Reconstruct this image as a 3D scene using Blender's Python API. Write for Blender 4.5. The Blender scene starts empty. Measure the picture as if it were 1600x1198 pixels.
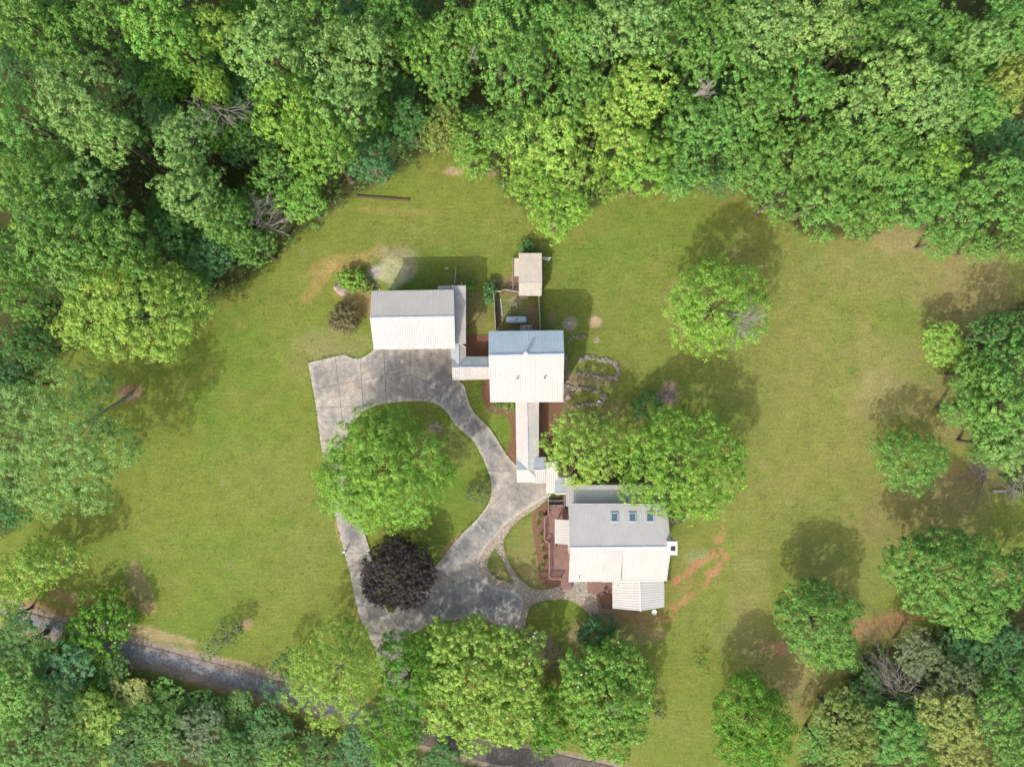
import bpy, bmesh, math, random
import numpy as np
from mathutils import Vector

# ------------------------------------------------------------------ camera, sky, sun
S = bpy.context.scene
COL = S.collection
H, F = 100.0, 1111.0
cam = bpy.data.cameras.new('camera'); cam_o = bpy.data.objects.new('camera', cam); COL.objects.link(cam_o)
cam_o.location = (0, 0, H); cam.sensor_width = 36; cam.lens = 36 * F / 1600; cam.clip_end = 9000
S.camera = cam_o
SUN_EL, SUN_AZ = math.radians(43), math.radians(210)      # light comes from the lower left
W = bpy.data.worlds.new('World'); S.world = W; W.use_nodes = True
wn = W.node_tree.nodes; wl = W.node_tree.links
sky = wn.new('ShaderNodeTexSky'); sky.sky_type = 'NISHITA'; sky.sun_disc = False
sky.sun_elevation = SUN_EL; sky.sun_rotation = SUN_AZ; sky.dust_density = 6.0; sky.air_density = 1.6; sky.ozone_density = 1.0
wl.new(sky.outputs[0], wn['Background'].inputs[0]); wn['Background'].inputs[1].default_value = 0.15
sd = Vector((math.sin(SUN_AZ) * math.cos(SUN_EL), math.cos(SUN_AZ) * math.cos(SUN_EL), math.sin(SUN_EL)))
sun = bpy.data.lights.new('sun', 'SUN'); sun.energy = 2.1; sun.angle = math.radians(0.7); sun.color = (1, 0.97, 0.925)
sun_o = bpy.data.objects.new('sun', sun); COL.objects.link(sun_o)
sun_o.rotation_euler = (-sd).to_track_quat('-Z', 'Y').to_euler(); sun_o.location = (0, 0, 60)
S.view_settings.view_transform = 'Standard'; S.view_settings.look = 'None'
S.view_settings.exposure = 0.70; S.view_settings.gamma = 1; S.view_settings.use_curve_mapping = False
S.render.engine = 'CYCLES'
try:
    S.cycles.use_denoising = True
    S.cycles.max_bounces = 5; S.cycles.diffuse_bounces = 3; S.cycles.transmission_bounces = 3
except Exception: pass

random.seed(7); rng = np.random.default_rng(7)
K = H / F
def P(px, py, z=0.0):
    s = K * (1 - z / H)
    return Vector(((px - 800) * s, (599 - py) * s, z))

# ------------------------------------------------------------------ helpers
def tag(o, label=None, cat=None, group=None, kind=None):
    if label: o['label'] = label
    if cat: o['category'] = cat
    if group: o['group'] = group
    if kind: o['kind'] = kind
    return o
def empty(name, loc, label, cat, group=None, rz=0.0):
    o = bpy.data.objects.new(name, None); COL.objects.link(o); o.location = loc; o.rotation_euler.z = rz
    o.empty_display_size = 0.2
    return tag(o, label, cat, group)
def link(name, me, parent=None, mat=None):
    o = bpy.data.objects.new(name, me); COL.objects.link(o)
    if mat is not None and not me.materials: me.materials.append(mat)
    if parent is not None:
        o.parent = parent
        w = Vector((0, 0, 0)); p = parent
        while p: w = w + p.location; p = p.parent
        o.location = -w           # builders work in world coordinates
    return o
def raw(name, verts, faces, mat, parent=None, smooth=False):
    me = bpy.data.meshes.new(name); me.from_pydata([tuple(v) for v in verts], [], faces)
    if smooth: me.polygons.foreach_set('use_smooth', [True] * len(me.polygons))
    me.update(); return link(name, me, parent, mat)
class MB:
    def __init__(s): s.v = []; s.f = []
    def add(s, V, Fs):
        b = len(s.v); s.v += [tuple(x) for x in V]; s.f += [tuple(i + b for i in f) for f in Fs]; return s
    def prism(s, base, top):
        n = len(base); V = list(base) + list(top)
        Fs = [tuple(range(n))[::-1], tuple(range(n, 2 * n))] + [(i, (i + 1) % n, n + (i + 1) % n, n + i) for i in range(n)]
        return s.add(V, Fs)
    def box(s, c, d, rz=0.0):
        cs, sn = math.cos(rz), math.sin(rz); q = []
        for z in (-1, 1):
            for x, y in ((-1, -1), (1, -1), (1, 1), (-1, 1)):
                X, Y = x * d[0] / 2, y * d[1] / 2
                q.append((c[0] + X * cs - Y * sn, c[1] + X * sn + Y * cs, c[2] + z * d[2] / 2))
        return s.prism(q[:4], q[4:])
    def tube(s, a, b, r0, r1=None, n=6):
        r1 = r0 if r1 is None else r1
        a, b = Vector(a), Vector(b); d = (b - a)
        if d.length < 1e-5: return s
        d.normalize(); u = d.orthogonal().normalized(); w = d.cross(u)
        A = [a + (u * math.cos(2 * math.pi * i / n) + w * math.sin(2 * math.pi * i / n)) * r0 for i in range(n)]
        B = [b + (u * math.cos(2 * math.pi * i / n) + w * math.sin(2 * math.pi * i / n)) * r1 for i in range(n)]
        return s.prism(A, B)
    def beam(s, a, b, w, h):
        a, b = Vector(a), Vector(b); d = (b - a).normalized(); side = d.cross(Vector((0, 0, 1)))
        if side.length < 1e-3: side = Vector((1, 0, 0))
        side.normalize(); up = side.cross(d)
        o = [side * w / 2 * x + up * h / 2 * y for x, y in ((-1, -1), (1, -1), (1, 1), (-1, 1))]
        return s.prism([a + k for k in o], [b + k for k in o])
    def lathe(s, c, prof, n=20, axis='z'):
        V = []; m = len(prof)
        for r, t in prof:
            for i in range(n):
                a = 2 * math.pi * i / n
                if axis == 'z': V.append((c[0] + r * math.cos(a), c[1] + r * math.sin(a), c[2] + t))
                else: V.append((c[0] + t, c[1] + r * math.cos(a), c[2] + r * math.sin(a)))
        Fs = [(j * n + i, j * n + (i + 1) % n, (j + 1) * n + (i + 1) % n, (j + 1) * n + i) for j in range(m - 1) for i in range(n)]
        Fs += [tuple(range(n))[::-1], tuple(range((m - 1) * n, m * n))]
        return s.add(V, Fs)
    def make(s, name, mat, parent=None, smooth=False): return raw(name, s.v, s.f, mat, parent, smooth)

# numpy value noise
def vnoise(x, y, seed=0):
    xi, yi = np.floor(x).astype(np.int64), np.floor(y).astype(np.int64); xf, yf = x - xi, y - yi
    def h(a, b):
        n = (a * 374761393 + b * 668265263 + seed * 1442695041) & 0xffffffff
        n = ((n ^ (n >> 13)) * 1274126177) & 0xffffffff
        return ((n ^ (n >> 16)) & 0xffff) / 65535.0
    u, v = xf * xf * (3 - 2 * xf), yf * yf * (3 - 2 * yf)
    return (h(xi, yi) * (1 - u) + h(xi + 1, yi) * u) * (1 - v) + (h(xi, yi + 1) * (1 - u) + h(xi + 1, yi + 1) * u) * v
def fbm(x, y, sc, oct=4, seed=0):
    t = 0; a = .5; n = 0
    for k in range(oct):
        t = t + a * vnoise(x / sc, y / sc, seed + 11 * k); n += a; a *= .55; sc /= 2.03
    return t / n
def inside(X, Y, poly):
    r = np.zeros(X.shape, bool); n = len(poly)
    for i in range(n):
        x0, y0 = poly[i]; x1, y1 = poly[(i + 1) % n]
        if y0 == y1: continue
        c = ((y0 > Y) != (y1 > Y)) & (X < (x1 - x0) * (Y - y0) / (y1 - y0) + x0)
        r ^= c
    return r
def dist_poly(X, Y, poly, closed=True):
    d = np.full(X.shape, 1e9); n = len(poly)
    for i in range(n if closed else n - 1):
        x0, y0 = poly[i]; x1, y1 = poly[(i + 1) % n]; dx, dy = x1 - x0, y1 - y0
        t = np.clip(((X - x0) * dx + (Y - y0) * dy) / max(dx * dx + dy * dy, 1e-9), 0, 1)
        d = np.minimum(d, np.hypot(X - x0 - t * dx, Y - y0 - t * dy))
    return d
def smooth_poly(pts, it=2, closed=True, keep=60):
    """Chaikin corner cutting, sharp corners between long sides kept"""
    for _ in range(it):
        n = len(pts); out = []
        rngi = range(n) if closed else range(n - 1)
        if not closed: out.append(pts[0])
        for i in rngi:
            a, b = pts[i], pts[(i + 1) % n]
            out += [(a[0] * .75 + b[0] * .25, a[1] * .75 + b[1] * .25), (a[0] * .25 + b[0] * .75, a[1] * .25 + b[1] * .75)]
        if not closed: out.append(pts[-1])
        pts = out
    return pts

# ------------------------------------------------------------------ materials
def nt(name):
    m = bpy.data.materials.new(name); m.use_nodes = True
    return m, m.node_tree.nodes, m.node_tree.links, m.node_tree.nodes['Principled BSDF']
def plain(name, col, rough=.6, metal=0, var=.12, scale=3.0, bump=0.0, bscale=20.0, stretch=None, spec=.4, col2=None, c2w=.5):
    m, N, L, B = nt(name)
    tc = N.new('ShaderNodeTexCoord'); mp = N.new('ShaderNodeMapping'); L.new(tc.outputs['Object'], mp.inputs[0])
    if stretch: mp.inputs['Scale'].default_value = stretch
    n1 = N.new('ShaderNodeTexNoise'); n1.inputs['Scale'].default_value = scale; n1.inputs['Detail'].default_value = 7; n1.inputs['Roughness'].default_value = .65
    L.new(mp.outputs[0], n1.inputs[0])
    oi = N.new('ShaderNodeObjectInfo')
    cr = N.new('ShaderNodeValToRGB'); cr.color_ramp.elements[0].position = .3; cr.color_ramp.elements[1].position = .7
    c2 = col2 if col2 else tuple(c * (1 - 2.2 * var) for c in col)
    cr.color_ramp.elements[0].color = (*c2, 1); cr.color_ramp.elements[1].color = (*[min(1, c * (1 + var)) for c in col], 1)
    L.new(n1.outputs[0], cr.inputs[0])
    mr = N.new('ShaderNodeMapRange'); mr.inputs[3].default_value = 1 - var * .35; mr.inputs[4].default_value = 1 + var * .2
    L.new(oi.outputs['Random'], mr.inputs[0])
    mu = N.new('ShaderNodeMixRGB'); mu.blend_type = 'MULTIPLY'; mu.inputs[0].default_value = 1
    L.new(cr.outputs[0], mu.inputs[1]); L.new(mr.outputs[0], mu.inputs[2]); L.new(mu.outputs[0], B.inputs['Base Color'])
    B.inputs['Roughness'].default_value = rough; B.inputs['Metallic'].default_value = metal
    B.inputs['Specular IOR Level'].default_value = spec
    if bump:
        n2 = N.new('ShaderNodeTexNoise'); n2.inputs['Scale'].default_value = bscale; n2.inputs['Detail'].default_value = 5
        L.new(mp.outputs[0], n2.inputs[0]); bp = N.new('ShaderNodeBump'); bp.inputs['Strength'].default_value = bump; bp.inputs['Distance'].default_value = .05
        L.new(n2.outputs[0], bp.inputs['Height']); L.new(bp.outputs[0], B.inputs['Normal'])
    return m
M = {}
M['roof_cream'] = plain('roof_cream', (.44, .43, .415), .5, 0, .045, .5, spec=.3)
M['roof_white'] = plain('roof_white', (.395, .387, .377), .45, 0, .05, .6, spec=.35)
M['roof_galv'] = plain('roof_galvanised', (.38, .43, .475), .42, .25, .10, .8, spec=.4)
M['roof_sky_shade'] = plain('roof_blue_grey_shade', (.46, .545, .62), .5, 0, .06, .8, spec=.3)  # back slope only: bluish sky-lit shade put into the roof colour
M['roof_shed'] = plain('roof_shed', (.43, .39, .335), .55, 0, .06, .9)
M['roof_grey'] = plain('roof_grey', (.39, .37, .36), .5, 0, .08, .8)
M['cap'] = plain('ridge_metal', (.50, .53, .58), .4, .3, .1, 2)
M['siding'] = plain('siding', (.36, .27, .19), .7, 0, .15, 2, stretch=(1, 1, 8), bump=.3)
M['white'] = plain('white_paint', (.55, .55, .54), .5, 0, .05, 3)
M['glass'] = plain('window_glass', (.05, .08, .10), .08, 0, .1, 1, spec=.8)
M['skyglass'] = plain('skylight_glass', (.10, .16, .19), .1, 0, .2, 2, spec=.7)
M['dark'] = plain('dark_metal', (.03, .03, .035), .5, 0, .2, 5)
M['deck'] = plain('deck_boards', (.225, .125, .105), .65, 0, .16, 1.2, bump=.2, bscale=30)
M['rail'] = plain('deck_rail', (.27, .145, .12), .6, 0, .12, 4)
M['wood'] = plain('weathered_wood', (.34, .30, .25), .8, 0, .22, 6, bump=.4)
M['wood_dark'] = plain('dark_wood', (.12, .075, .05), .85, 0, .3, 5, bump=.4)
M['tank'] = plain('tank_paint', (.50, .62, .70), .35, 0, .08, 3, spec=.5)
M['mulch'] = plain('mulch', (.22, .125, .085), .95, 0, .30, 9, bump=.9, bscale=14, spec=.1)
M['mulch_dark'] = plain('mulch_dark', (.20, .10, .065), .95, 0, .25, 9, bump=.8, bscale=14, spec=.1)
M['stone'] = plain('stone', (.36, .32, .28), .85, 0, .3, 2.2, bump=.6, bscale=9, spec=.2)
M['stone_pale'] = plain('stone_pale', (.42, .375, .32), .85, 0, .28, 1.3, bump=.6, bscale=9, spec=.2)
M['slate'] = plain('slate', (.26, .27, .255), .8, 0, .35, 1.4, bump=.5, bscale=8, spec=.2)
M['path_bed'] = plain('path_bed', (.33, .27, .20), .9, 0, .2, 5, bump=.4, bscale=20, spec=.1)
M['bark'] = plain('bark', (.17, .14, .11), .9, 0, .3, 6, stretch=(1, 1, .3), bump=.8, bscale=12, spec=.1)
M['bark_pale'] = plain('bark_pale', (.38, .35, .31), .9, 0, .25, 6, stretch=(1, 1, .3), bump=.6, bscale=12, spec=.1)
M['dead'] = plain('dead_wood', (.29, .265, .245), .9, 0, .22, 5, spec=.1)
M['dead_dark'] = plain('dead_twigs', (.18, .15, .155), .9, 0, .25, 5, spec=.1)
M['petal'] = plain('petal', (.80, .79, .70), .6, 0, .05, 5)
M['boulder'] = plain('boulder', (.33, .265, .22), .85, 0, .22, 1.6, bump=.7, bscale=6, spec=.2)
M['yellow'] = plain('yellow_foliage', (.50, .44, .04), .6, 0, .2, 5)
M['bluemetal'] = plain('pale_blue_metal', (.42, .55, .66), .5, 0, .12, 4)
M['concrete_pad'] = plain('concrete_pad', (.36, .33, .29), .85, 0, .15, 3, bump=.2)

# foliage: object colour x per-leaf tint, part of the light passes through
def foliage_mat():
    m, N, L, B = nt('foliage')
    oi = N.new('ShaderNodeObjectInfo'); at = N.new('ShaderNodeAttribute'); at.attribute_name = 'tint'
    sp = N.new('ShaderNodeSeparateColor'); L.new(at.outputs['Color'], sp.inputs[0])
    hs = N.new('ShaderNodeHueSaturation'); hs.inputs['Saturation'].default_value = 1.0
    L.new(oi.outputs['Color'], hs.inputs['Color']); L.new(sp.outputs[0], hs.inputs['Value']); L.new(sp.outputs[1], hs.inputs['Hue'])
    L.new(hs.outputs[0], B.inputs['Base Color']); B.inputs['Roughness'].default_value = .55; B.inputs['Specular IOR Level'].default_value = .3
    tr = N.new('ShaderNodeBsdfTranslucent'); g = N.new('ShaderNodeMixRGB'); g.blend_type = 'MULTIPLY'; g.inputs[0].default_value = 1
    g.inputs[2].default_value = (1.2, 1.25, .6, 1); L.new(hs.outputs[0], g.inputs[1]); L.new(g.outputs[0], tr.inputs[0])
    mx = N.new('ShaderNodeMixShader'); mx.inputs[0].default_value = .30
    L.new(B.outputs[0], mx.inputs[1]); L.new(tr.outputs[0], mx.inputs[2]); L.new(mx.outputs[0], N['Material Output'].inputs[0])
    return m
M['leaf'] = foliage_mat()

def ground_mat():
    m, N, L, B = nt('lawn_ground')
    at = N.new('ShaderNodeAttribute'); at.attribute_name = 'soil'
    tc = N.new('ShaderNodeTexCoord')
    def noise(sc, det, stretch=None, rough=.6):
        n = N.new('ShaderNodeTexNoise'); n.inputs['Scale'].default_value = sc; n.inputs['Detail'].default_value = det; n.inputs['Roughness'].default_value = rough
        if stretch:
            mp = N.new('ShaderNodeMapping'); mp.inputs['Scale'].default_value = stretch; L.new(tc.outputs['Object'], mp.inputs[0]); L.new(mp.outputs[0], n.inputs[0])
        else: L.new(tc.outputs['Object'], n.inputs[0])
        return n
    cur = at.outputs['Color']
    for n, lo, hi in ((noise(3.2, 8, None, .75), .62, 1.38), (noise(.45, 4), .86, 1.14), (noise(1.0, 5, (.5, 3.2, 1)), .84, 1.16)):
        r = N.new('ShaderNodeMapRange'); r.inputs[1].default_value = .25; r.inputs[2].default_value = .75; r.inputs[3].default_value = lo; r.inputs[4].default_value = hi
        L.new(n.outputs[0], r.inputs[0]); mu = N.new('ShaderNodeMixRGB'); mu.blend_type = 'MULTIPLY'; mu.inputs[0].default_value = 1
        L.new(cur, mu.inputs[1]); L.new(r.outputs[0], mu.inputs[2]); cur = mu.outputs[0]
    # blades drift between straw and green
    nh = noise(2.1, 6, None, .7); r = N.new('ShaderNodeMapRange'); r.inputs[1].default_value = .3; r.inputs[2].default_value = .7; r.inputs[3].default_value = .482; r.inputs[4].default_value = .53
    hs = N.new('ShaderNodeHueSaturation'); L.new(nh.outputs[0], r.inputs[0]); L.new(r.outputs[0], hs.inputs['Hue']); L.new(cur, hs.inputs['Color'])
    L.new(hs.outputs[0], B.inputs['Base Color']); B.inputs['Roughness'].default_value = .95; B.inputs['Specular IOR Level'].default_value = .08
    nb = noise(4.5, 6, None, .7); bp = N.new('ShaderNodeBump'); bp.inputs['Strength'].default_value = .55; bp.inputs['Distance'].default_value = .12
    L.new(nb.outputs[0], bp.inputs['Height']); L.new(bp.outputs[0], B.inputs['Normal'])
    return m
def concrete_mat():
    m, N, L, B = nt('driveway_concrete')
    at = N.new('ShaderNodeAttribute'); at.attribute_name = 'soil'; tc = N.new('ShaderNodeTexCoord')
    n = N.new('ShaderNodeTexNoise'); n.inputs['Scale'].default_value = 1.6; n.inputs['Detail'].default_value = 9; n.inputs['Roughness'].default_value = .7; n.inputs['Distortion'].default_value = 1.2
    L.new(tc.outputs['Object'], n.inputs[0]); r = N.new('ShaderNodeMapRange'); r.inputs[1].default_value = .3; r.inputs[2].default_value = .7; r.inputs[3].default_value = .62; r.inputs[4].default_value = 1.32
    L.new(n.outputs[0], r.inputs[0]); mu = N.new('ShaderNodeMixRGB'); mu.blend_type = 'MULTIPLY'; mu.inputs[0].default_value = 1
    L.new(at.outputs['Color'], mu.inputs[1]); L.new(r.outputs[0], mu.inputs[2]); L.new(mu.outputs[0], B.inputs['Base Color'])
    B.inputs['Roughness'].default_value = .85; B.inputs['Specular IOR Level'].default_value = .25
    n2 = N.new('ShaderNodeTexNoise'); n2.inputs['Scale'].default_value = 12; L.new(tc.outputs['Object'], n2.inputs[0])
    bp = N.new('ShaderNodeBump'); bp.inputs['Strength'].default_value = .2; bp.inputs['Distance'].default_value = .03; L.new(n2.outputs[0], bp.inputs['Height']); L.new(bp.outputs[0], B.inputs['Normal'])
    return m
def gravel_mat():
    m, N, L, B = nt('gravel')
    tc = N.new('ShaderNodeTexCoord'); v = N.new('ShaderNodeTexVoronoi'); v.inputs['Scale'].default_value = 7; L.new(tc.outputs['Object'], v.inputs[0])
    at = N.new('ShaderNodeAttribute'); at.attribute_name = 'soil'
    r = N.new('ShaderNodeMapRange'); r.inputs[3].default_value = .72; r.inputs[4].default_value = 1.28
    sp = N.new('ShaderNodeSeparateColor'); L.new(v.outputs['Color'], sp.inputs[0]); L.new(sp.outputs[0], r.inputs[0])
    mu = N.new('ShaderNodeMixRGB'); mu.blend_type = 'MULTIPLY'; mu.inputs[0].default_value = 1; L.new(at.outputs['Color'], mu.inputs[1]); L.new(r.outputs[0], mu.inputs[2])
    L.new(mu.outputs[0], B.inputs['Base Color']); B.inputs['Roughness'].default_value = .9; B.inputs['Specular IOR Level'].default_value = .2
    bp = N.new('ShaderNodeBump'); bp.inputs['Strength'].default_value = .8; bp.inputs['Distance'].default_value = .06; L.new(v.outputs['Distance'], bp.inputs['Height']); L.new(bp.outputs[0], B.inputs['Normal'])
    return m
M['ground'] = ground_mat(); M['concrete'] = concrete_mat(); M['gravel'] = gravel_mat()

def set_soil(me, rgb):
    a = me.color_attributes.new('soil', 'FLOAT_COLOR', 'POINT')
    c = np.ones((len(me.vertices), 4), np.float32); c[:, :3] = rgb; a.data.foreach_set('color', c.ravel())

# ------------------------------------------------------------------ outlines in photo pixels at ground level
DRIVE = [(481,567),(482,566),(483,566.5),(510,560),(538,553),(546,558),(560,561),(572,556),(584,546),(590,540),(711,538),(722,560),(716,594),(726,602),(729,618),(737,640),(750,655),(762,664),(776,685),(785,700),(795,715),(808,728),
  (812,735),(853,735),(866,772),(840,785),(815,800),(790,818),(775,838),(763,848),(752,865),(747,880),(749,898),(757,905),(775,917),(800,922),(813,928),(818,938),(816,952),(812,965),(808,980),(800,989),(785,978),(765,970),
  (745,965),(720,966),(690,972),(670,978),(655,984),(640,992),(634,1010),(636,1040),(650,1085),(650,1135),(612,1135),(604,1090),(596,1050),(585,1010),(573,985),(563,968),(558,950),(548,900),(535,850),(522,800),(512,760),(505,720),(497,660),(490,610)]
HOLE = [(562,645),(580,636),(600,630),(640,626),(672,627),(690,635),(702,648),(712,665),(726,676),(741,690),(752,710),(763,735),(768,755),(768,772),(764,786),(745,812),(722,833),(700,858),(685,880),(668,898),(648,918),(628,938),(609,960),
  (602,945),(592,910),(584,880),(576,852),(567,824),(556,797),(546,770),(538,740),(534,715),(536,695),(546,674)]
PATH = [(866,773),(835,797),(805,817),(790,838),(786,850),(790,865),(797,880),(806,895),(812,903),(830,918),(850,922),(872,915),(888,907),(918,907),(918,925),(931,927),(934,945),(938,962),(925,962),(916,955),(900,941),
  (880,935),(850,938),(828,946),(824,960),(820,980),(810,987),(808,980),(812,965),(816,952),(818,938),(813,928),(800,922),(775,917),(757,905),(749,898),(747,880),(752,865),(763,848),(775,838),(790,818),(815,800),(840,785)]
PHOLE = [(774,858),(766,867),(762,880),(764,890),(772,900),(785,906),(801,911),(795,895),(785,875)]
ROADC = [(-260,905),(-60,945),(15,960),(100,985),(200,1016),(300,1040),(415,1073),(500,1098),(600,1130),(740,1172),(850,1190),(950,1212),(1100,1262),(1400,1400)]
WOODS = [
 [(-1800,-1500),(3400,-1500),(3400,395),(1600,398),(1560,396),(1500,385),(1400,352),(1340,376),(1250,366),(1160,302),(1110,288),(1040,300),(950,310),(900,345),(860,345),(800,320),(775,280),(700,238),(665,245),(640,265),(560,305),(500,345),(420,415),(350,465),(300,490),(230,515),(170,540),(110,545),(90,570),(60,660),(50,720),(30,830),(-60,860),(-1800,700)],
 [(-1800,1000),(0,995),(100,1022),(200,1052),(420,1104),(600,1152),(750,1190),(900,1240),(1220,1240),(1300,1090),(1340,1020),(1430,985),(1500,960),(1560,930),(1640,860),(3400,800),(3400,2600),(-1800,2600)],
 [(1640,440),(1540,490),(1510,540),(1500,600),(1525,690),(1600,790),(3400,840),(3400,440)],
]

# ------------------------------------------------------------------ ground sheet
def axis(lo, hi, step):
    a = list(np.arange(lo, hi + 1e-6, step)); s = step; x = a[-1]; y = a[0]; r = []; l = []
    while x < 3200:
        s *= 1.25; x += s; y -= s; r.append(x); l.append(y)
    return np.array(l[::-1] + a + r)
gx, gy = axis(-76, 76, .31), axis(-58, 58, .31)
GX, GY = np.meshgrid(gx, gy); U, V = GX / K + 800, 599 - GY / K
n1 = fbm(U, V, 150, 5, 1); n2 = fbm(U, V, 45, 4, 5); n3 = fbm(U, V, 14, 3, 9); n4 = fbm(U, V, 300, 3, 21)
def mixc(A, B, t): return A * (1 - t[..., None]) + np.array(B) * t[..., None]
def sst(a, b, x): t = np.clip((x - a) / (b - a), 0, 1); return t * t * (3 - 2 * t)
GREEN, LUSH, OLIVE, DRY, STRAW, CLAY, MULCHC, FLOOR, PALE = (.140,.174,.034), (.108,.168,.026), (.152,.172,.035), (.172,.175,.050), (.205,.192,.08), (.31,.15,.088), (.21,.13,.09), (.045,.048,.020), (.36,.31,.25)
base = np.zeros(GX.shape + (3,)); base[:] = GREEN
base = mixc(base, LUSH, sst(.5, .72, n1) * .55)
base = mixc(base, OLIVE, sst(.42, .62, n2) * .75)
right = sst(1000, 1330, U) * .65 + sst(.45, .65, n4) * .30
base = mixc(base, DRY, np.clip(right * sst(.25, .65, n2 * .6 + n3 * .4), 0, 1))
base = mixc(base, STRAW, sst(.55, .75, n3 * .5 + n2 * .5) * (.15 + .35 * sst(1000, 1400, U)))
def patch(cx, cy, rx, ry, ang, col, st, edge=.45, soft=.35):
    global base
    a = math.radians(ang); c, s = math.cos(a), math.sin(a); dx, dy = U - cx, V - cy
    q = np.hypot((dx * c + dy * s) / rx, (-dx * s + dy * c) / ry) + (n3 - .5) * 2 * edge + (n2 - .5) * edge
    base = mixc(base, col, np.clip(sst(1 + soft, 1 - soft, q) * st, 0, 1))
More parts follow.
